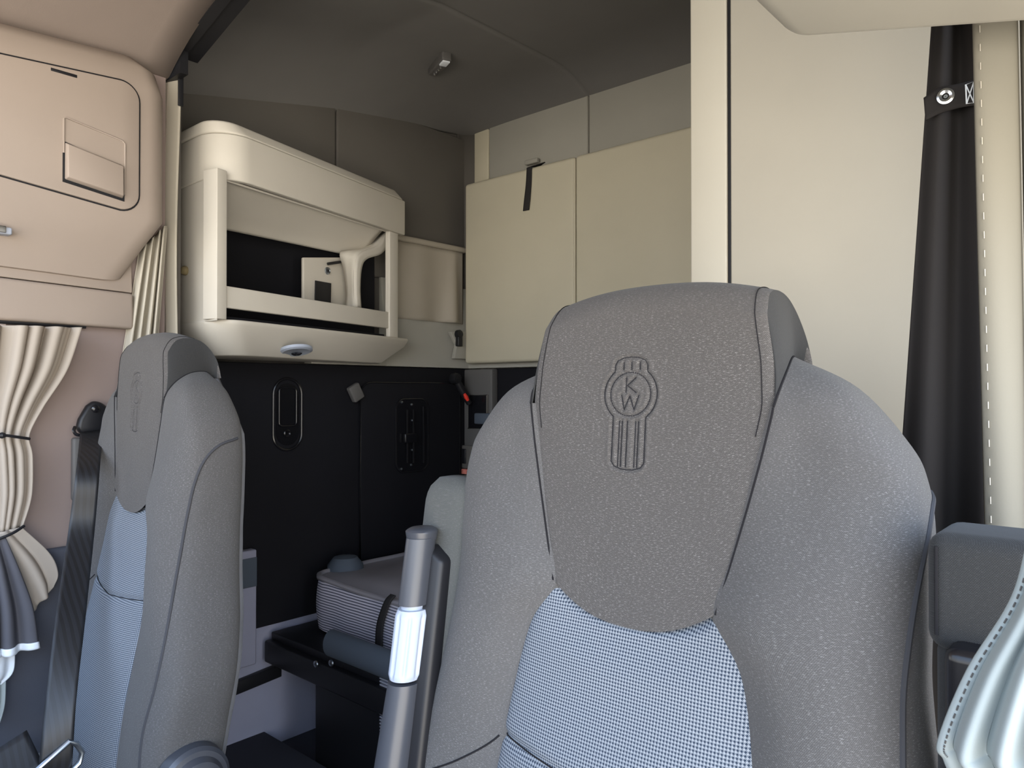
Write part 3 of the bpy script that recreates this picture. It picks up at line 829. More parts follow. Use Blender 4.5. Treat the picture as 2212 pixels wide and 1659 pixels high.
# driver window curtain, lower right corner
dwc = thing('window_curtain', 'pale window curtain draped at the lower right corner of the view', 'curtain', (-.09, .5, .6), 'door window curtains')
Yd = .50
EL = [at(2300, 900, Y=Yd), at(2235, 1120, Y=Yd), at(2190, 1290, Y=Yd), at(2092, 1450, Y=Yd), at(2030, 1600, Y=Yd), at(2042, 1640, Y=Yd), at(2075, 1720, Y=Yd)]
ER = [at(2420, 900, Y=Yd-.03), at(2400, 1120, Y=Yd-.03), at(2380, 1290, Y=Yd-.03), at(2360, 1450, Y=Yd-.03), at(2340, 1600, Y=Yd-.03), at(2340, 1650, Y=Yd-.03), at(2340, 1720, Y=Yd-.03)]
def dcf(u, v):
    a = crom([np.array(p) for p in EL], v); b = crom([np.array(p) for p in ER], v)
    p = a*(1-u)+b*u
    w = math.cos(2*PI*(u*3.6+.12*math.sin(3*v)))
    return p+np.array((0, -.010*w*sstep(0, .15, u)*(.4+.6*min(1, v*1.3))-.012*math.sin(PI*u), 0))
MB().grid(dcf, 80, 60).build('cloth', 'curtain_cool', dwc, sharp=0, solid=.003)
m = MB()
for k in range(34):
    v = .2+.6*k/34; a = Vector(dcf(.055, v)); b = Vector(dcf(.055, v+.01)); m.tube([a+Vector((0, -.0026, 0)), b+Vector((0, -.0026, 0))], .0005, 4)
m.build('stitching', 'trimgrey', dwc)
settle(dwc)

# ================================================================== SEAT BELT
sb = thing('seat_belt', 'black seat belt hanging from the pillar anchor beside the far seat', 'seat belt', (-1.95, .68, 1.1))
A = at(200, 893, X=-1.952)
# anchor plate: rounded triangular plastic hood
out = [at(px, py, X=-1.955) for px, py in ((165, 905), (160, 925), (170, 938), (232, 928), (234, 905), (228, 880), (212, 868), (196, 866), (182, 876))]
MB().prism(out, [p+Vector((.022, 0, 0)) for p in out]).build('anchor_hood', 'black', sb, .008, 4)
bo = at(206, 883, X=-1.932)
MB().lathe([(.0005, .006), (.006, .0055), (.009, .003), (.0095, 0)], bo, (1, 0, 0), 24).build('anchor_bolt', 'black_gloss', sb)
ring = [at(162, 922, X=-1.930), at(160, 932, X=-1.925), at(172, 940, X=-1.922), at(222, 934, X=-1.922), at(232, 926, X=-1.930)]
MB().tube([tuple(crom([np.array(p) for p in ring], k/20)) for k in range(21)], .004, 8).build('guide_loop', 'black_gloss', sb)
bl = [at(173, 935, X=-1.922), at(165, 1010, X=-1.690), at(147, 1150, X=-1.660), at(118, 1350, X=-1.525), at(95, 1540, X=-1.450), at(84, 1650, X=-1.430), at(78, 1720, X=-1.450)]
br = [at(222, 930, X=-1.910), at(216, 1010, X=-1.680), at(204, 1150, X=-1.650), at(183, 1350, X=-1.515), at(166, 1500, X=-1.440), at(158, 1620, X=-1.420), at(152, 1720, X=-1.438)]
MB().grid(lambda u, v: crom([np.array(p) for p in bl], v)*(1-u)+crom([np.array(p) for p in br], v)*u, 8, 60).build('webbing', 'belt', sb, sharp=0, solid=.0018)
# lower belt end and latch plate
l0 = [at(-40, 1640, X=-1.52), at(58, 1577, X=-1.52)]; l1 = [at(-10, 1700, X=-1.48), at(98, 1660, X=-1.47)]
MB().grid(lambda u, v: np.array(l0[0]*(1-v)+l0[1]*v)*(1-u)+np.array(l1[0]*(1-v)+l1[1]*v)*u, 6, 8).build('lap_webbing', 'belt', sb, solid=.0018)
lpz = [at(60, 1680, X=-1.42), at(150, 1602, X=-1.42), at(165, 1607, X=-1.42), at(178, 1625, X=-1.42), at(172, 1648, X=-1.42), at(120, 1700, X=-1.42)]
MB().tube(lpz, .005, 10, closed=True).build('latch_plate', 'steel', sb)
# spare retractor edge behind the belt
rr = at(168, 990, X=-1.96)
MB().box(-1.965, -1.945, rr.y-.015, rr.y+.02, rr.z-.10, rr.z+.05).build('retractor_slot', 'trimgrey', sb, .006)
settle(sb)

# ================================================================== STORAGE CABINET IN THE SLEEPER
P0 = Vector((-1.88, .95, 0)); D = Vector((-.266, .964, 0)).normalized(); N = Vector((D.y, -D.x, 0))
def cp(l, n, z): return P0+D*l+N*n+Vector((0, 0, z))
cab = thing('storage_cabinet', 'beige open-fronted storage cabinet hanging on the sleeper side wall', 'cabinet', (-2.1, 1.35, 1.27))
def c_y(rad, off): return cp((rad*(1+N.y)+off-.002)/D.y, -rad, 0).y
def plan(off=0, lend=.85, rad=0, xw=-2.232, wrap=False):
    """cabinet outline seen from above"""
    pts = []
    if rad:
        if wrap: pts.append((xw, c_y(rad, off)-rad-off))
        c = cp((rad*(1+N.y)+off-.002)/D.y, -rad, 0); 
        a0 = math.atan2(-1, 0); a1 = math.atan2(N.y, N.x)
        for k in range(9):
            a = a0+(a1-a0)*k/8; pts.append((c.x+(rad+off)*math.cos(a), c.y+(rad+off)*math.sin(a)))
    else:
        q = cp(-off, off, 0); pts.append((q.x, q.y))
    e = cp(lend+off, off, 0); pts.append((e.x, e.y)); pts.append((xw, e.y+.0)); pts.append((xw, pts[0][1]))
    return pts
# left side panel (faces the cab) and posts
MB().prism([(-2.232, .95, 1.355), (P0.x+.0, .95, 1.355), tuple(cp(.006, 0, 1.355)), tuple(cp(.014, -.014, 1.355)), (-2.232, .968, 1.355)],
           [(-2.232, .95, 1.742), (P0.x+.0, .95, 1.742), tuple(cp(.006, 0, 1.742)), tuple(cp(.014, -.014, 1.742)), (-2.232, .968, 1.742)]).build('side_panel', 'shell', cab, .003)
def lbox(name, mat, l0, l1, n0, n1, z0, z1, bevel=.003, parent=None, seg=3):
    q = [(l0, n0), (l1, n0), (l1, n1), (l0, n1)]
    return MB().prism([tuple(cp(a, b, z0)) for a, b in q], [tuple(cp(a, b, z1)) for a, b in q]).build(name, mat, parent or cab, bevel, seg)
lbox('front_post', 'shell', .0, .034, -.05, .002, 1.36, 1.76, .002)
lbox('front_post', 'shell', .780, .832, -.016, .002, 1.36, 1.76, .003)
lbox('front_rail', 'shell', .03, .785, -.02, -.004, 1.393, 1.452)
# header: rounded at the cab end
def strip(z0, z1, off, rad, inner=.022):
    o = plan(off, .85, rad, wrap=True); n = len(o)-2
    fr = o[:n]
    c = MB()
    outer = fr
    inn = []
    for i, (x, y) in enumerate(fr):
        a = Vector((x, y)); 
        t_ = (Vector(fr[min(i+1, n-1)])-Vector(fr[max(i-1, 0)])).normalized(); nn = Vector((-t_.y, t_.x))
        inn.append(tuple(a+nn*inner))
    ring = [(x, y) for x, y in outer]+[(x, y) for x, y in inn[::-1]]
    return c.prism([(x, y, z0) for x, y in ring], [(x, y, z1) for x, y in ring])
strip(1.742, 1.868, .012, .075).build('header', 'shell', cab, .004, 3)
o = plan(.010, .85, .075); o2 = plan(-.012, .84, .075)
MB().prism([(x, y, 1.869) for x, y in o], [(x, y, 1.905) for x, y in o2]).build('top_cap', 'shell', cab, .008, 4)
# tray below with tapered underside
o = plan(.012, .87, .06); o2 = plan(-.10, .70, .03)
o2 = [(x*.5+.5*(-2.12) if False else x, y) for x, y in o2]
n_ = len(o); 
cen = cp(.42, -.16, 0)
o2 = [((x-cen.x)*.86+cen.x-.03, (y-cen.y)*.80+cen.y+.0) for x, y in o]
o2 = [(max(x, -2.23), y) for x, y in o2]
o3 = [((x-cen.x)*.97+cen.x-.006, (y-cen.y)*.975+cen.y) for x, y in o]; o3 = [(max(x, -2.232), y) for x, y in o3]
tr = MB(); b = 0
for ring, z in ((o, 1.362), (o, 1.352), (o3, 1.330), (o2, 1.268)):
    tr.v += [(x, y, z) for x, y in ring]; tr.uv += [(x, y) for x, y in ring]
for j in range(3):
    for i in range(n_): tr.f.append((j*n_+i, j*n_+(i+1) % n_, (j+1)*n_+(i+1) % n_, (j+1)*n_+i))
tr.f.append(tuple(range(n_))); tr.f.append(tuple(range(3*n_, 4*n_)))
tray = tr.build('tray', 'shell', cab, .004, 2)
# puck light under the tray
pl = at(640, 756, Z=1.292)
lm = MB().lathe([(.048, .004), (.048, -.004), (.040, -.008), (.034, -.006), (.001, -.006)], pl, (-.25, .05, 1), 32).build('puck_light', 'silver_plastic', tray)
MB().lathe([(.016, -.012), (.012, -.015), (.001, -.016)], pl, (-.25, .05, 1), 24).build('lens', 'chrome', cab)
# interior: black back, stowed flap door, bracket with socket
MB().prism([(-2.228, .97, 1.365), (-2.222, .97, 1.365), (-2.222, 1.74, 1.365), (-2.228, 1.74, 1.365)], [(-2.228, .97, 1.86), (-2.222, .97, 1.86), (-2.222, 1.74, 1.86), (-2.228, 1.74, 1.86)]).build('back_panel', 'black_panel', cab)
lbox('inner_floor', 'black_panel', .035, .78, -.11, -.022, 1.363, 1.372, .001)
fl = [at(492, 384, X=-1.90), at(0, 0, X=-1.9)]
def flap(u, v):
    # from under the header back and down towards the wall
    pts = [(-.02, 1.742), (-.045, 1.748), (-.075, 1.735), (-.12, 1.712), (-.17, 1.683), (-.205, 1.655)]
    p = crom(pts, v); dmax = .36-.22*u
    n_ = p[0]*(dmax/.23 if v > .2 else 1) if False else p[0]*(1-.42*u)
    l0 = .037-.30*n_
    return cp(l0+(.775-l0)*u, n_, p[1])
MB().grid(flap, 30, 24).build('stowed_flap', 'shell', cab, sharp=0, solid=.006)
def rp(px, py, n_=-.10):
    """point inside the cabinet on the vertical plane n behind the face"""
    r = FW + RT*((px-W_PX/2)/F_PX) - UP*((py-H_PX/2)/F_PX)
    q = P0+N*n_; t_ = (q-CAM).dot(N)/r.dot(N); return CAM+r*t_
br_ = [rp(656, 556, -.13), rp(760, 556, -.13), rp(775, 600, -.13), rp(770, 672, -.13), rp(656, 672, -.13)]
bkt = MB().prism(br_, [p-N*.012 for p in br_]).build('bracket', 'shell', cab, .004)
so = [rp(680, 606, -.126), rp(714, 612, -.126), rp(713, 655, -.126), rp(679, 650, -.126)]
MB().prism(so, [p+N*.004 for p in so]).build('power_socket', 'black', bkt, .001)
gc = rp(707, 585, -.128)
MB().lathe([(.004, .003), (.008, .006), (.012, .004), (.013, 0)], gc, N, 24).build('grommet', 'steel', bkt)
MB().lathe([(.0005, .005), (.0045, .005), (.005, 0)], gc, N, 16).build('grommet_hole', 'black', bkt)
ck = [rp(708, 570, -.12), rp(722, 568, -.115), rp(735, 566, -.12)]
MB().tube(ck, .005, 8).build('cable', 'black', bkt)
# curved rib that closes the wall end, with an arched opening
arch = [np.array(rp(*p, n_=-.05)) for p in ((835, 500), (815, 530), (780, 545), (768, 565), (766, 620), (768, 665))]
arch2 = [np.array(rp(*p, n_=-.05)) for p in ((842, 520), (822, 548), (790, 560), (779, 580), (776, 625), (778, 665))]
MB().grid(lambda u, v: crom(arch, u)*(1-v)+crom(arch2, u)*v-np.array(N)*.0, 24, 3).build('end_rib', 'shell', cab, sharp=0, solid=.012)
ar3 = [np.array(rp(*p, n_=-.11)) for p in ((810, 515), (770, 540), (735, 545), (742, 580), (748, 630), (745, 668))]
MB().grid(lambda u, v: crom(arch, u)*(1-v)+crom(ar3, u)*v, 24, 3).build('end_web', 'shell', cab, sharp=0, solid=.004)
MB().tube([tuple(cp(.785, -.014, z)) for z in np.linspace(1.43, 1.745, 12)], .006, 8).build('edge_moulding', 'shell', cab)
# snap stud on the side that faces the cab
sbt = at(401, 585, Y=.948)
MB().lathe([(.013, 0), (.013, .006), (.010, .012), (.004, .014), (.0005, .014)], sbt, (0.35, -1, 0), 20).build('snap_stud', 'tab', cab)
settle(cab)

# small window curtain and pelmet on the sleeper side wall, behind the cabinet
wc = thing('window_curtain', 'small drab curtain on the sleeper side wall between cabinet and upper bunk', 'curtain', (-2.2, 2.0, 1.45), 'sleeper side curtains')
XW = -2.205
def swc(u, v):
    y = 1.80+(2.19-1.80)*u; z = 1.447+(1.745-1.447)*v
    f = .006*math.cos(2*PI*u*2.2+.8)*(1-.5*v)
    pk = .022*math.exp(-((u-.80-.06*v)/(.05+.05*(1-v)))**2)*(1.1-v)
    return (XW+f+pk, y, z)
MB().grid(swc, 80, 20).build('cloth', 'drab', wc, sharp=0, solid=.002)
MB().box(-2.236, -2.19, 1.79, 2.20, 1.745, 1.768).build('pelmet', 'drab', wc, .008)
settle(wc)

# ================================================================== UPPER BUNK folded against the rear wall
ub = thing('upper_bunk', 'khaki padded upper bunk folded up against the sleeper rear wall', 'bunk', (-1.4, 2.2, 1.29))
bx0, bx1 = at(1003, 600, Y=2.17).x, .0
sx_ = at(1241, 500, Y=2.17).x
zt_b, zb_b = at(1300, 321, Y=2.17).z, at(1060, 784, Y=2.17).z
for a, b in ((bx0, sx_-.001), (sx_+.001, bx1)):
    MB().box(a, b, 2.17, 2.240, zb_b, zt_b).build('cushion_panel', 'vinyl_tan', ub, .014, 5)
MB().tube([(sx_, 2.1705, zb_b+.012), (sx_, 2.1705, zt_b-.012)], .005, 8).build('welt', 'vinyl_tan', ub)
# black pull strap hanging over the top edge
s0, s1 = at(1144, 361, Y=2.163), at(1137, 455, Y=2.166)
def stp(u, v):
    w = .0125+.002*(1-v); z = s1.z+(s0.z-s1.z)*v
    x = s1.x+(s0.x-s1.x)*v+.003*math.sin(5*v)
    return (x-w+2*w*u, 2.164-.003*math.sin(6*v), z)
stt = MB().grid(stp, 4, 24).build('pull_strap', 'curtain_black', ub, solid=.003)
tp = [(s0.x-.012, 2.164, s0.z), (s0.x+.012, 2.164, s0.z+.002), (s0.x+.055, 2.19, s0.z+.014), (s0.x+.02, 2.20, s0.z+.008)]
MB().poly(tp).build('strap_end', 'curtain_black', stt, solid=.003)
b_ = at(1150, 352, Y=2.24)
MB().box(b_.x-.03, b_.x+.035, 2.225, 2.244, b_.z-.006, b_.z+.012).build('strap_anchor', 'vinyl_grey', ub, .004)
settle(ub)
# hinge hardware at the corner below the bunk
hb = thing('bunk_hinge', 'pale bracket with black catch at the lower corner of the folded bunk', 'bracket', (-2.17, 2.15, 1.30))
h = [at(966, 717, X=-2.19), at(1000, 715, X=-2.19), at(1000, 776, X=-2.19), at(974, 775, X=-2.19), at(980, 745, X=-2.19)]
MB().prism(h, [p+Vector((.02, 0, 0)) for p in h]).build('plate', 'vinyl_grey', hb, .003)
k_ = at(990, 722, X=-2.165)
MB().lathe([(.001, -.012), (.016, -.010), (.018, 0), (.016, .012), (.001, .014)], k_, (1, 0, .2), 16).build('catch', 'black', hb)
MB().box(k_.x-.008, k_.x+.012, k_.y-.01, k_.y+.015, k_.z-.05, k_.z).build('catch_lever', 'black', hb, .004)
settle(hb)
# roof clip on the sleeper ceiling
cl = thing('ceiling_light', 'slim light fitting with bright end on the sleeper ceiling', 'light', at(950, 137, Z=2.31))
a, b = at(934, 158, Z=2.305), at(966, 122, Z=2.305)
d = (b-a).normalized(); s_ = Vector((-d.y, d.x, 0))
q = [a-s_*.018, b-s_*.018, b+s_*.018, a+s_*.018]
MB().prism([p-Vector((0, 0, .012)) for p in q], [p+Vector((0, 0, .02)) for p in q]).build('housing', 'trimgrey', cl, .006)
q = [a+(b-a)*.70-s_*.013, a+(b-a)*.96-s_*.013, a+(b-a)*.96+s_*.013, a+(b-a)*.70+s_*.013]
MB().prism([p-Vector((0, 0, .017)) for p in q], [p-Vector((0, 0, .008)) for p in q]).build('lens', 'hem', cl, .002)
for k in range(4):
    p = a+(b-a)*(.14+.14*k); MB().lathe([(.0045, .004), (.004, -.003), (.001, -.004)], p-Vector((0, 0, .012)), (0, 0, 1), 12).build('led', 'chrome', cl)
settle(cl)

# ================================================================== LOWER SLEEPER
XB = -2.205
struct(box('wall_lower_side', 'lav', XS-.01, -2.215, .92, YR, 0, .9, bevel=0))
lower = struct(box('wall_lower_panel', 'black_panel', -2.24, XB, 1.0, YR, .40, 1.26, bevel=.004))
struct(box('wall_back_shade', 'black_panel', -2.1, .15, 2.24, YR, 0, 1.26, bevel=0))  # black colour stands in for the shadow on the lower rear wall
# pale box end beside the far seat with dark vent
pb = thing('step_box', 'pale upright end panel with dark inset behind the far seat back', 'panel', (-2.15, 1.1, .3))
y_r = at(555, 1300, X=-2.17).y; z_t = at(535, 1190, X=-2.17).z; z_m = at(535, 1450, X=-2.17).z
MB().box(-2.204, -2.17, .98, y_r, 0.30, z_t).build('panel', 'lav', pb, .006)
v0, v1 = at(519, 1207, X=-2.168), at(554, 1266, X=-2.168)
MB().box(-2.172, -2.167, v0.y-.05, v1.y+.001, v1.z, v0.z-.004).build('inset', 'bluegrey', pb, .001)
settle(pb)
tb = MB(); a, b = at(480, 1506, X=-2.20), at(607, 1441, X=-2.20); w_ = Vector((0, 0, .04))
tb.prism([(-2.215, a.y, a.z-.01), (-2.195, a.y, a.z-.01), (-2.195, b.y, b.z-.03), (-2.215, b.y, b.z-.03)], [(-2.215, a.y, a.z+.03), (-2.195, a.y, a.z+.03), (-2.195, b.y, b.z+.012), (-2.215, b.y, b.z+.012)])
tag(tb.build('side_rail', 'black', None, .002), 'black rail strip along the pale lower side wall under the bunk frame', 'strip')

# recessed pull cup
def stadium(px0, px1, py0, py1, X, rfrac=1.0, n=10):
    a, b = at(px0, py0, X=X), at(px1, py1, X=X); am = at(px0, (py0+py1)/2, X=X); bm = at(px1, (py0+py1)/2, X=X)
    y0, y1 = am.y, bm.y; zc_ = (am.z+bm.z)/2
    h = (at((px0+px1)/2, py0, X=X).z-at((px0+px1)/2, py1, X=X).z)/2
    r = (y1-y0)/2*rfrac; P = []
    for (cy, cz, s) in ((y1-r, zc_+h-r, 0), (y0+r, zc_+h-r, 1), (y0+r, zc_-h+r, 2), (y1-r, zc_-h+r, 3)):
        for k in range(n+1):
            an = PI/2*(s+k/n); P.append(Vector((X, cy+r*math.cos(an), cz+r*math.sin(an))))
    return P
cupo = thing('pull_cup', 'black stadium shaped pull cup in the dark panel left of the baggage door', 'handle', (-2.2, 1.36, 1.08))
st_ = stadium(590, 651, 818, 972, XB+.001)
MB().tube(st_, .005, 8, closed=True).build('rim', 'black_gloss', cupo)
sti = stadium(596, 645, 828, 962, XB+.001)
MB().prism(sti, [p+Vector((.002, 0, 0)) for p in sti]).build('cup', 'black_gloss', cupo)
st2 = stadium(603, 640, 838, 920, XB+.006, .4)
MB().tube(st2, .003, 8, closed=True).build('latch_rim', 'black_gloss', cupo)
lc = at(620, 936, X=XB+.004)
MB().lathe([(.006, .002), (.010, .005), (.013, .003), (.014, 0)], lc, (1, 0, 0), 20).build('lock', 'black_gloss', cupo)
settle(cupo)

# baggage door
bd = thing('baggage_door', 'black baggage door with a long latch in the sleeper side wall', 'door', (-2.2, 1.9, .8))
da, db = at(774, 900, X=XB), at(988, 900, X=XB); zt_d = at(880, 827, X=XB).z
yy0, yy1 = da.y, db.y; rr = .05; P = [(yy0, .55), (yy1, .55)]
for k in range(9): an = PI/2*k/8; P.append((yy1-rr+rr*math.cos(an), zt_d-rr+rr*math.sin(an)))
for k in range(9): an = PI/2+PI/2*k/8; P.append((yy0+rr+rr*math.cos(an), zt_d-rr+rr*math.sin(an)))
leaf = MB().prism([(XB-.002, y, z) for y, z in P], [(XB+.014, y, z) for y, z in P]).build('leaf', 'black_panel', bd, .005)
MB().tube([(XB+.012, y, z) for y, z in P], .0035, 8, closed=True).build('seal', 'black_gloss', bd)
XD = XB+.015
ls = stadium(855, 924, 862, 1018, XD, .5)
MB().tube(ls, .005, 8, closed=True).build('latch_rim', 'black_gloss', bd)
MB().prism(ls, [p+Vector((.002, 0, 0)) for p in ls]).build('latch_plate', 'black_gloss', bd)
for px, w in ((880, .0035), (893, .004), (915, .004)):
    a, b = at(px, 885 if px < 910 else 878, X=XD+.008), at(px, 1000, X=XD+.008)
    MB().tube([a, b], w, 8).build('latch_bar', 'black_gloss', bd)
pp_ = at(886, 945, X=XD+.012)
MB().box(pp_.x-.006, pp_.x+.008, pp_.y-.03, pp_.y+.03, pp_.z-.02, pp_.z+.016).build('latch_paddle', 'black_gloss', bd, .004)
for px, py in ((868, 869), (889, 874), (891, 908), (891, 972), (888, 1004), (867, 1013)):
    c = at(px, py, X=XD+.003); MB().lathe([(.0045, 0), (.004, .003), (.001, .004)], c, (1, 0, 0), 10).build('screw', 'steel', bd)
settle(bd)
bc = at(768, 848, X=XB+.02)
bcl = MB().box(-.012, .012, -.024, .024, -.03, .03).build('door_bumper', 'trimgrey', None, .006)
bcl.location = bc; bcl.rotation_euler = (.5, 0, 0); tag(bcl, 'small dark grey rubber bumper at the top corner of the baggage door', 'bumper')
# black release strut with red end
gs = thing('release_strut', 'black strut with a red end beside the baggage door', 'strut', at(1000, 850, X=-2.17))
a, b = at(984, 818, X=-2.17), at(1014, 872, X=-2.15)
MB().tube([a, (a+b)/2, b], [.014, .017, .012], 12).build('body', 'black', gs)
MB().lathe([(.001, -.02), (.022, -.016), (.024, 0), (.02, .016), (.001, .02)], a, (1, 0, 0), 16).build('pivot', 'black', gs)
c = at(1007, 858, X=-2.13); d_ = (b-a).normalized()
MB().tube([c-d_*.016, c, c+d_*.016], [.006, .009, .006], 10).build('red_end', 'red', gs)
settle(gs)

# grey corner pillar with switch recesses
gp = thing('corner_pillar', 'grey corner pillar with recessed holder right of the baggage door', 'pillar', (-2.16, 2.2, .6))
px0, px1 = at(1001, 900, Y=2.20).x, at(1062, 850, Y=2.20).x
MB().box(px0, px1, 2.20, 2.239, .55, 1.258).build('post', 'trimgrey', gp, .006)
def rect(pa, pb, Y): 
    a, b = at(*pa, Y=Y), at(*pb, Y=Y); return a.x, b.x, b.z, a.z
x0, x1, z0, z1 = rect((1012, 854), (1052, 926), 2.195)
MB().tube([(x0, 2.197, z0), (x1, 2.197, z0), (x1, 2.197, z1), (x0, 2.197, z1)], .006, 8, closed=True).build('recess_rim', 'vinyl_dark', gp)
MB().box(x0, x1, 2.192, 2.202, z0, z1).build('recess', 'black_gloss', gp, .002)
x0, x1, z0, z1 = rect((1027, 892), (1058, 917), 2.185)
MB().box(x0, x1, 2.175, 2.195, z0, z1).build('holder_clip', 'bluegrey', gp, .006)
x0, x1, z0, z1 = rect((994, 961), (1012, 1012), 2.195)
pl_ = MB().box(x0, x1+.03, 2.185, 2.202, z0, z1).build('switch_plate', 'vinyl_dark', gp, .004)
MB().box(x0+.006, x1-.004, 2.180, 2.19, z0+.02, z1-.014).build('rocker', 'black', gp, .004)
x0, x1, z0, z1 = rect((994, 1012), (1006, 1024), 2.19)
MB().box(x0, x1+.01, 2.182, 2.202, z0, z1).build('red_tag', 'pink', gp, .003)
settle(gp)

# lower bunk: platform and pedestal
lb = thing('lower_bunk', 'black metal lower bunk frame standing on a black cabinet', 'bunk', (-1.4, 1.7, 0))
rl = at(570, 1392, X=-2.195)
MB().box(-2.195, -.62, 1.275, 1.305, .29, .36).build('front_rail', 'black', lb, .006)
MB().box(-2.195, -.62, 1.30, 2.23, .345, .382).build('deck', 'black', lb, .004)
pedx = at(686, 1550, Y=1.31).x
ped = MB().box(pedx, -1.10, 1.30, 1.34, 0, .345).build('cabinet_front', 'black', lb, .006)
MB().box(pedx, pedx+.03, 1.33, 2.2, 0, .345).build('cabinet_side', 'black', lb, .004)
for px, py in ((448, 1436), (683, 1434), (716, 1432)):
    if px < 500: continue
    c = at(px, py, Y=1.273); MB().lathe([(.010, 0), (.009, .004), (.001, .006)], c, (0, -1, 0), 14).build('bolt', 'steel', lb)
# louvred vent in the cabinet front
sx0, sx1 = at(822, 1500, Y=1.295).x, at(900, 1500, Y=1.295).x
z_hi, z_lo = at(835, 1462, Y=1.295).z, at(835, 1610, Y=1.295).z
for k in range(22):
    z = z_hi-(z_hi-z_lo)*k/21
    MB().box(sx0, sx1, 1.291, 1.302, z-.0022, z+.0022).build('vent_slat', 'slat', lb, .0008, 2)
a = at(730, 1452, Y=1.298); b = at(812, 1450, Y=1.298)
MB().box(a.x, b.x, 1.294, 1.302, a.z-.003, a.z+.001).build('front_lip', 'steel', lb, .0005)
settle(lb)
mt = thing('mattress', 'striped bunk mattress in clear wrap between the two seats', 'mattress', (-1.4, 1.8, .385))
mx0 = -2.12
core = MB()
def mcore(u, v):
    a = 2*PI*u; q = .07
    # rounded rectangle
    hx, hy = .745, .40
    cx_, cy_ = mx0+hx, 1.40+hy
    c, s_ = math.cos(a), math.sin(a)
    k = max(abs(c), abs(s_)); X_, Y_ = c/k*hx, s_/k*hy
    X_ = max(-hx+0, min(hx, X_)); 
    ex, ey = max(0, abs(X_)-(hx-q)), max(0, abs(Y_)-(hy-q)); 
    if ex > 0 and ey > 0:
        l = math.hypot(ex, ey); f = q/max(l, q); X_ = math.copysign(hx-q+ex*f, X_); Y_ = math.copysign(hy-q+ey*f, Y_)
    zz = .388+.165*v
    bul = .010*math.sin(PI*v)+.003*math.sin(13*a)
    return (cx_+X_*(1+bul), cy_+Y_*(1+bul*1.5), zz+.006*math.sin(9*X_+2))
core.grid(mcore, 240, 16, closed_u=True)
core.build('side_band', 'mattress', mt, sharp=0)
tpm = MB()
def mtop(u, v):
    p = np.array(mcore(u, 1)); c = np.array((mx0+.76, 1.80, p[2]))
    k = 1-v
    q = c+(p-c)*k; q[2] = p[2]*(k)+.56*(1-k)+.016*sstep(0, .2, v)+.006*math.sin(14*q[0]+9*q[1])*sstep(0, .15, v)
    return q
tpm.grid(mtop, 240, 14, closed_u=True); tpm.build('top_cover', 'mtop', mt, sharp=0)
MB().tube([tuple(np.array(mcore(k/200, 1))+np.array((0, 0, .002))) for k in range(200)], .009, 8, closed=True).build('edge_piping', 'mtop', mt)
cs_ = at(838, 1340, Y=1.39)
sk = MB()
def strapf(u, v):
    pts = [(cs_.x+.012, 1.40, .572), (cs_.x+.004, 1.383, .55), (cs_.x-.022, 1.378, .48), (cs_.x-.035, 1.384, .40)]
    p = crom(pts, v); w = .022+.010*v
    return (p[0]+(u-.5)*w, p[1], p[2])
sk.grid(strapf, 4, 20).build('strap', 'curtain_black', mt, sharp=0, solid=.004)
bm_ = at(712, 1240, Y=1.52)
MB().lathe([(.001, .05), (.04, .045), (.06, .02), (.065, -.02)], (-2.11, 1.53, .555), (0, 0, 1), 24).build('folded_corner', 'bluegrey', mt)
settle(mt)
rx = at(724, 1400, Y=1.31).x
rs = MB()
prof = [(1.285+.030*math.cos(a), .405+.040*math.sin(a)) for a in np.linspace(0, 2*PI, 25)[:-1]]
def rsf(u, v): y, z = prof[int(round(u*24)) % 24]; return (rx+v*(-1.0-rx), y+.012, z+.018)
rs.grid(rsf, 24, 4, closed_u=True); rs.f.append(tuple(range(24)))
tag(rs.build('padded_sleeve', 'bluegrey', None, sharp=50), 'blue grey padded sleeve lying along the front of the mattress', 'sleeve')

# ================================================================== WARDROBE
wd = thing('wardrobe', 'tall cream wardrobe cabinet standing behind the nearest seat', 'wardrobe', (-.25, 1.35, 0))
YW = 1.15
wx0 = at(1491, 300, Y=YW).x; g0 = at(1568, 100, Y=YW).x; g1 = at(1577, 100, Y=YW).x
MB().box(wx0+.003, .14, YW+.006, 1.7, 0, 2.24).build('carcass', 'black', wd, .002)
MB().box(wx0, g0, YW, YW+.012, 0, 2.24).build('side_stile', 'panel_lite', wd, .003)
MB().box(wx0, wx0+.018, YW+.005, 1.7, 0, 2.24).build('side_panel', 'panel_lite', wd, .002).location = (-.001, 0, 0)
MB().box(g1, .14, YW, YW+.012, 0, 2.24).build('door', 'panel', wd, .003)
settle(wd)

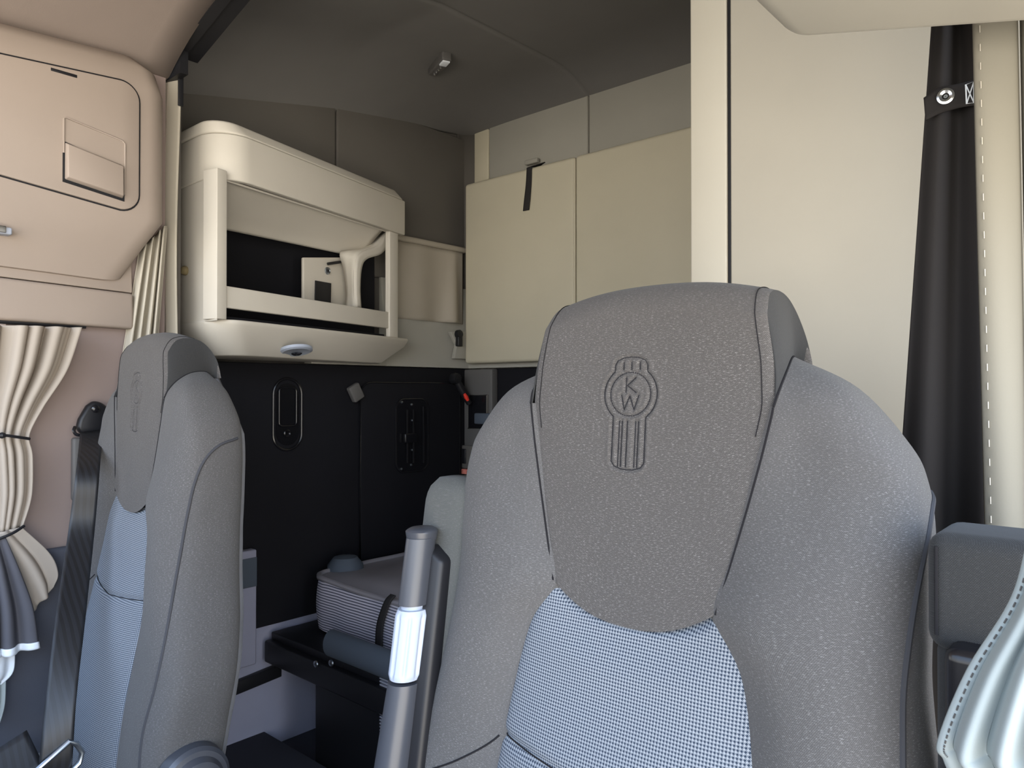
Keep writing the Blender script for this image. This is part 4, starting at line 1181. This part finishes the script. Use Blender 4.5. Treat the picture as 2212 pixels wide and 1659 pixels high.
# ================================================================== LIGHT
SUNNY = 3.0
w = bpy.data.worlds.new('World'); S.world = w; w.use_nodes = True
nt = w.node_tree; n = nt.nodes; bg = n['Background']
tc = n.new('ShaderNodeTexCoord'); sp = n.new('ShaderNodeSeparateXYZ'); nt.links.new(tc.outputs['Generated'], sp.inputs[0])
mr = n.new('ShaderNodeMapRange'); mr.inputs[1].default_value = -1; mr.inputs[2].default_value = 1; nt.links.new(sp.outputs[2], mr.inputs[0])
cr = n.new('ShaderNodeValToRGB'); nt.links.new(mr.outputs[0], cr.inputs[0])
e = cr.color_ramp.elements; e[0].position = 0; e[0].color = (.80, .71, .60, 1); e[1].position = 1; e[1].color = (.45, .70, 1.15, 1)
for p, c in ((.46, (1.0, .93, .82, 1)), (.53, (1.0, 1.0, .98, 1)), (.68, (.70, .90, 1.22, 1))):
    q = cr.color_ramp.elements.new(p); q.color = c
# the sunlit side of the yard, towards the open driver door, is brighter
dt = n.new('ShaderNodeVectorMath'); dt.operation = 'DOT_PRODUCT'; nt.links.new(tc.outputs['Generated'], dt.inputs[0])
dt.inputs[1].default_value = Vector((.80, -.60, -.05)).normalized()
mq = n.new('ShaderNodeMapRange'); mq.interpolation_type = 'SMOOTHSTEP'; mq.inputs[1].default_value = .1; mq.inputs[2].default_value = 1; mq.inputs[3].default_value = 1; mq.inputs[4].default_value = SUNNY
nt.links.new(dt.outputs['Value'], mq.inputs[0])
vm = n.new('ShaderNodeVectorMath'); vm.operation = 'SCALE'; nt.links.new(cr.outputs[0], vm.inputs[0]); nt.links.new(mq.outputs[0], vm.inputs['Scale'])
nt.links.new(vm.outputs[0], bg.inputs[0]); bg.inputs[1].default_value = 2.2

def portal(loc, rot, sx, sy):
    l = bpy.data.lights.new('daylight_portal', 'AREA'); l.shape = 'RECTANGLE'; l.size = sx; l.size_y = sy
    l.cycles.is_portal = True
    o = bpy.data.objects.new('daylight_portal', l); COL.objects.link(o); o.location = loc; o.rotation_euler = rot
S.view_settings.view_transform = 'Standard'; S.view_settings.look = 'None'
S.view_settings.exposure = 0.18; S.view_settings.gamma = 1
S.cycles.use_denoising = True
S.cycles.max_bounces = 8; S.cycles.diffuse_bounces = 6
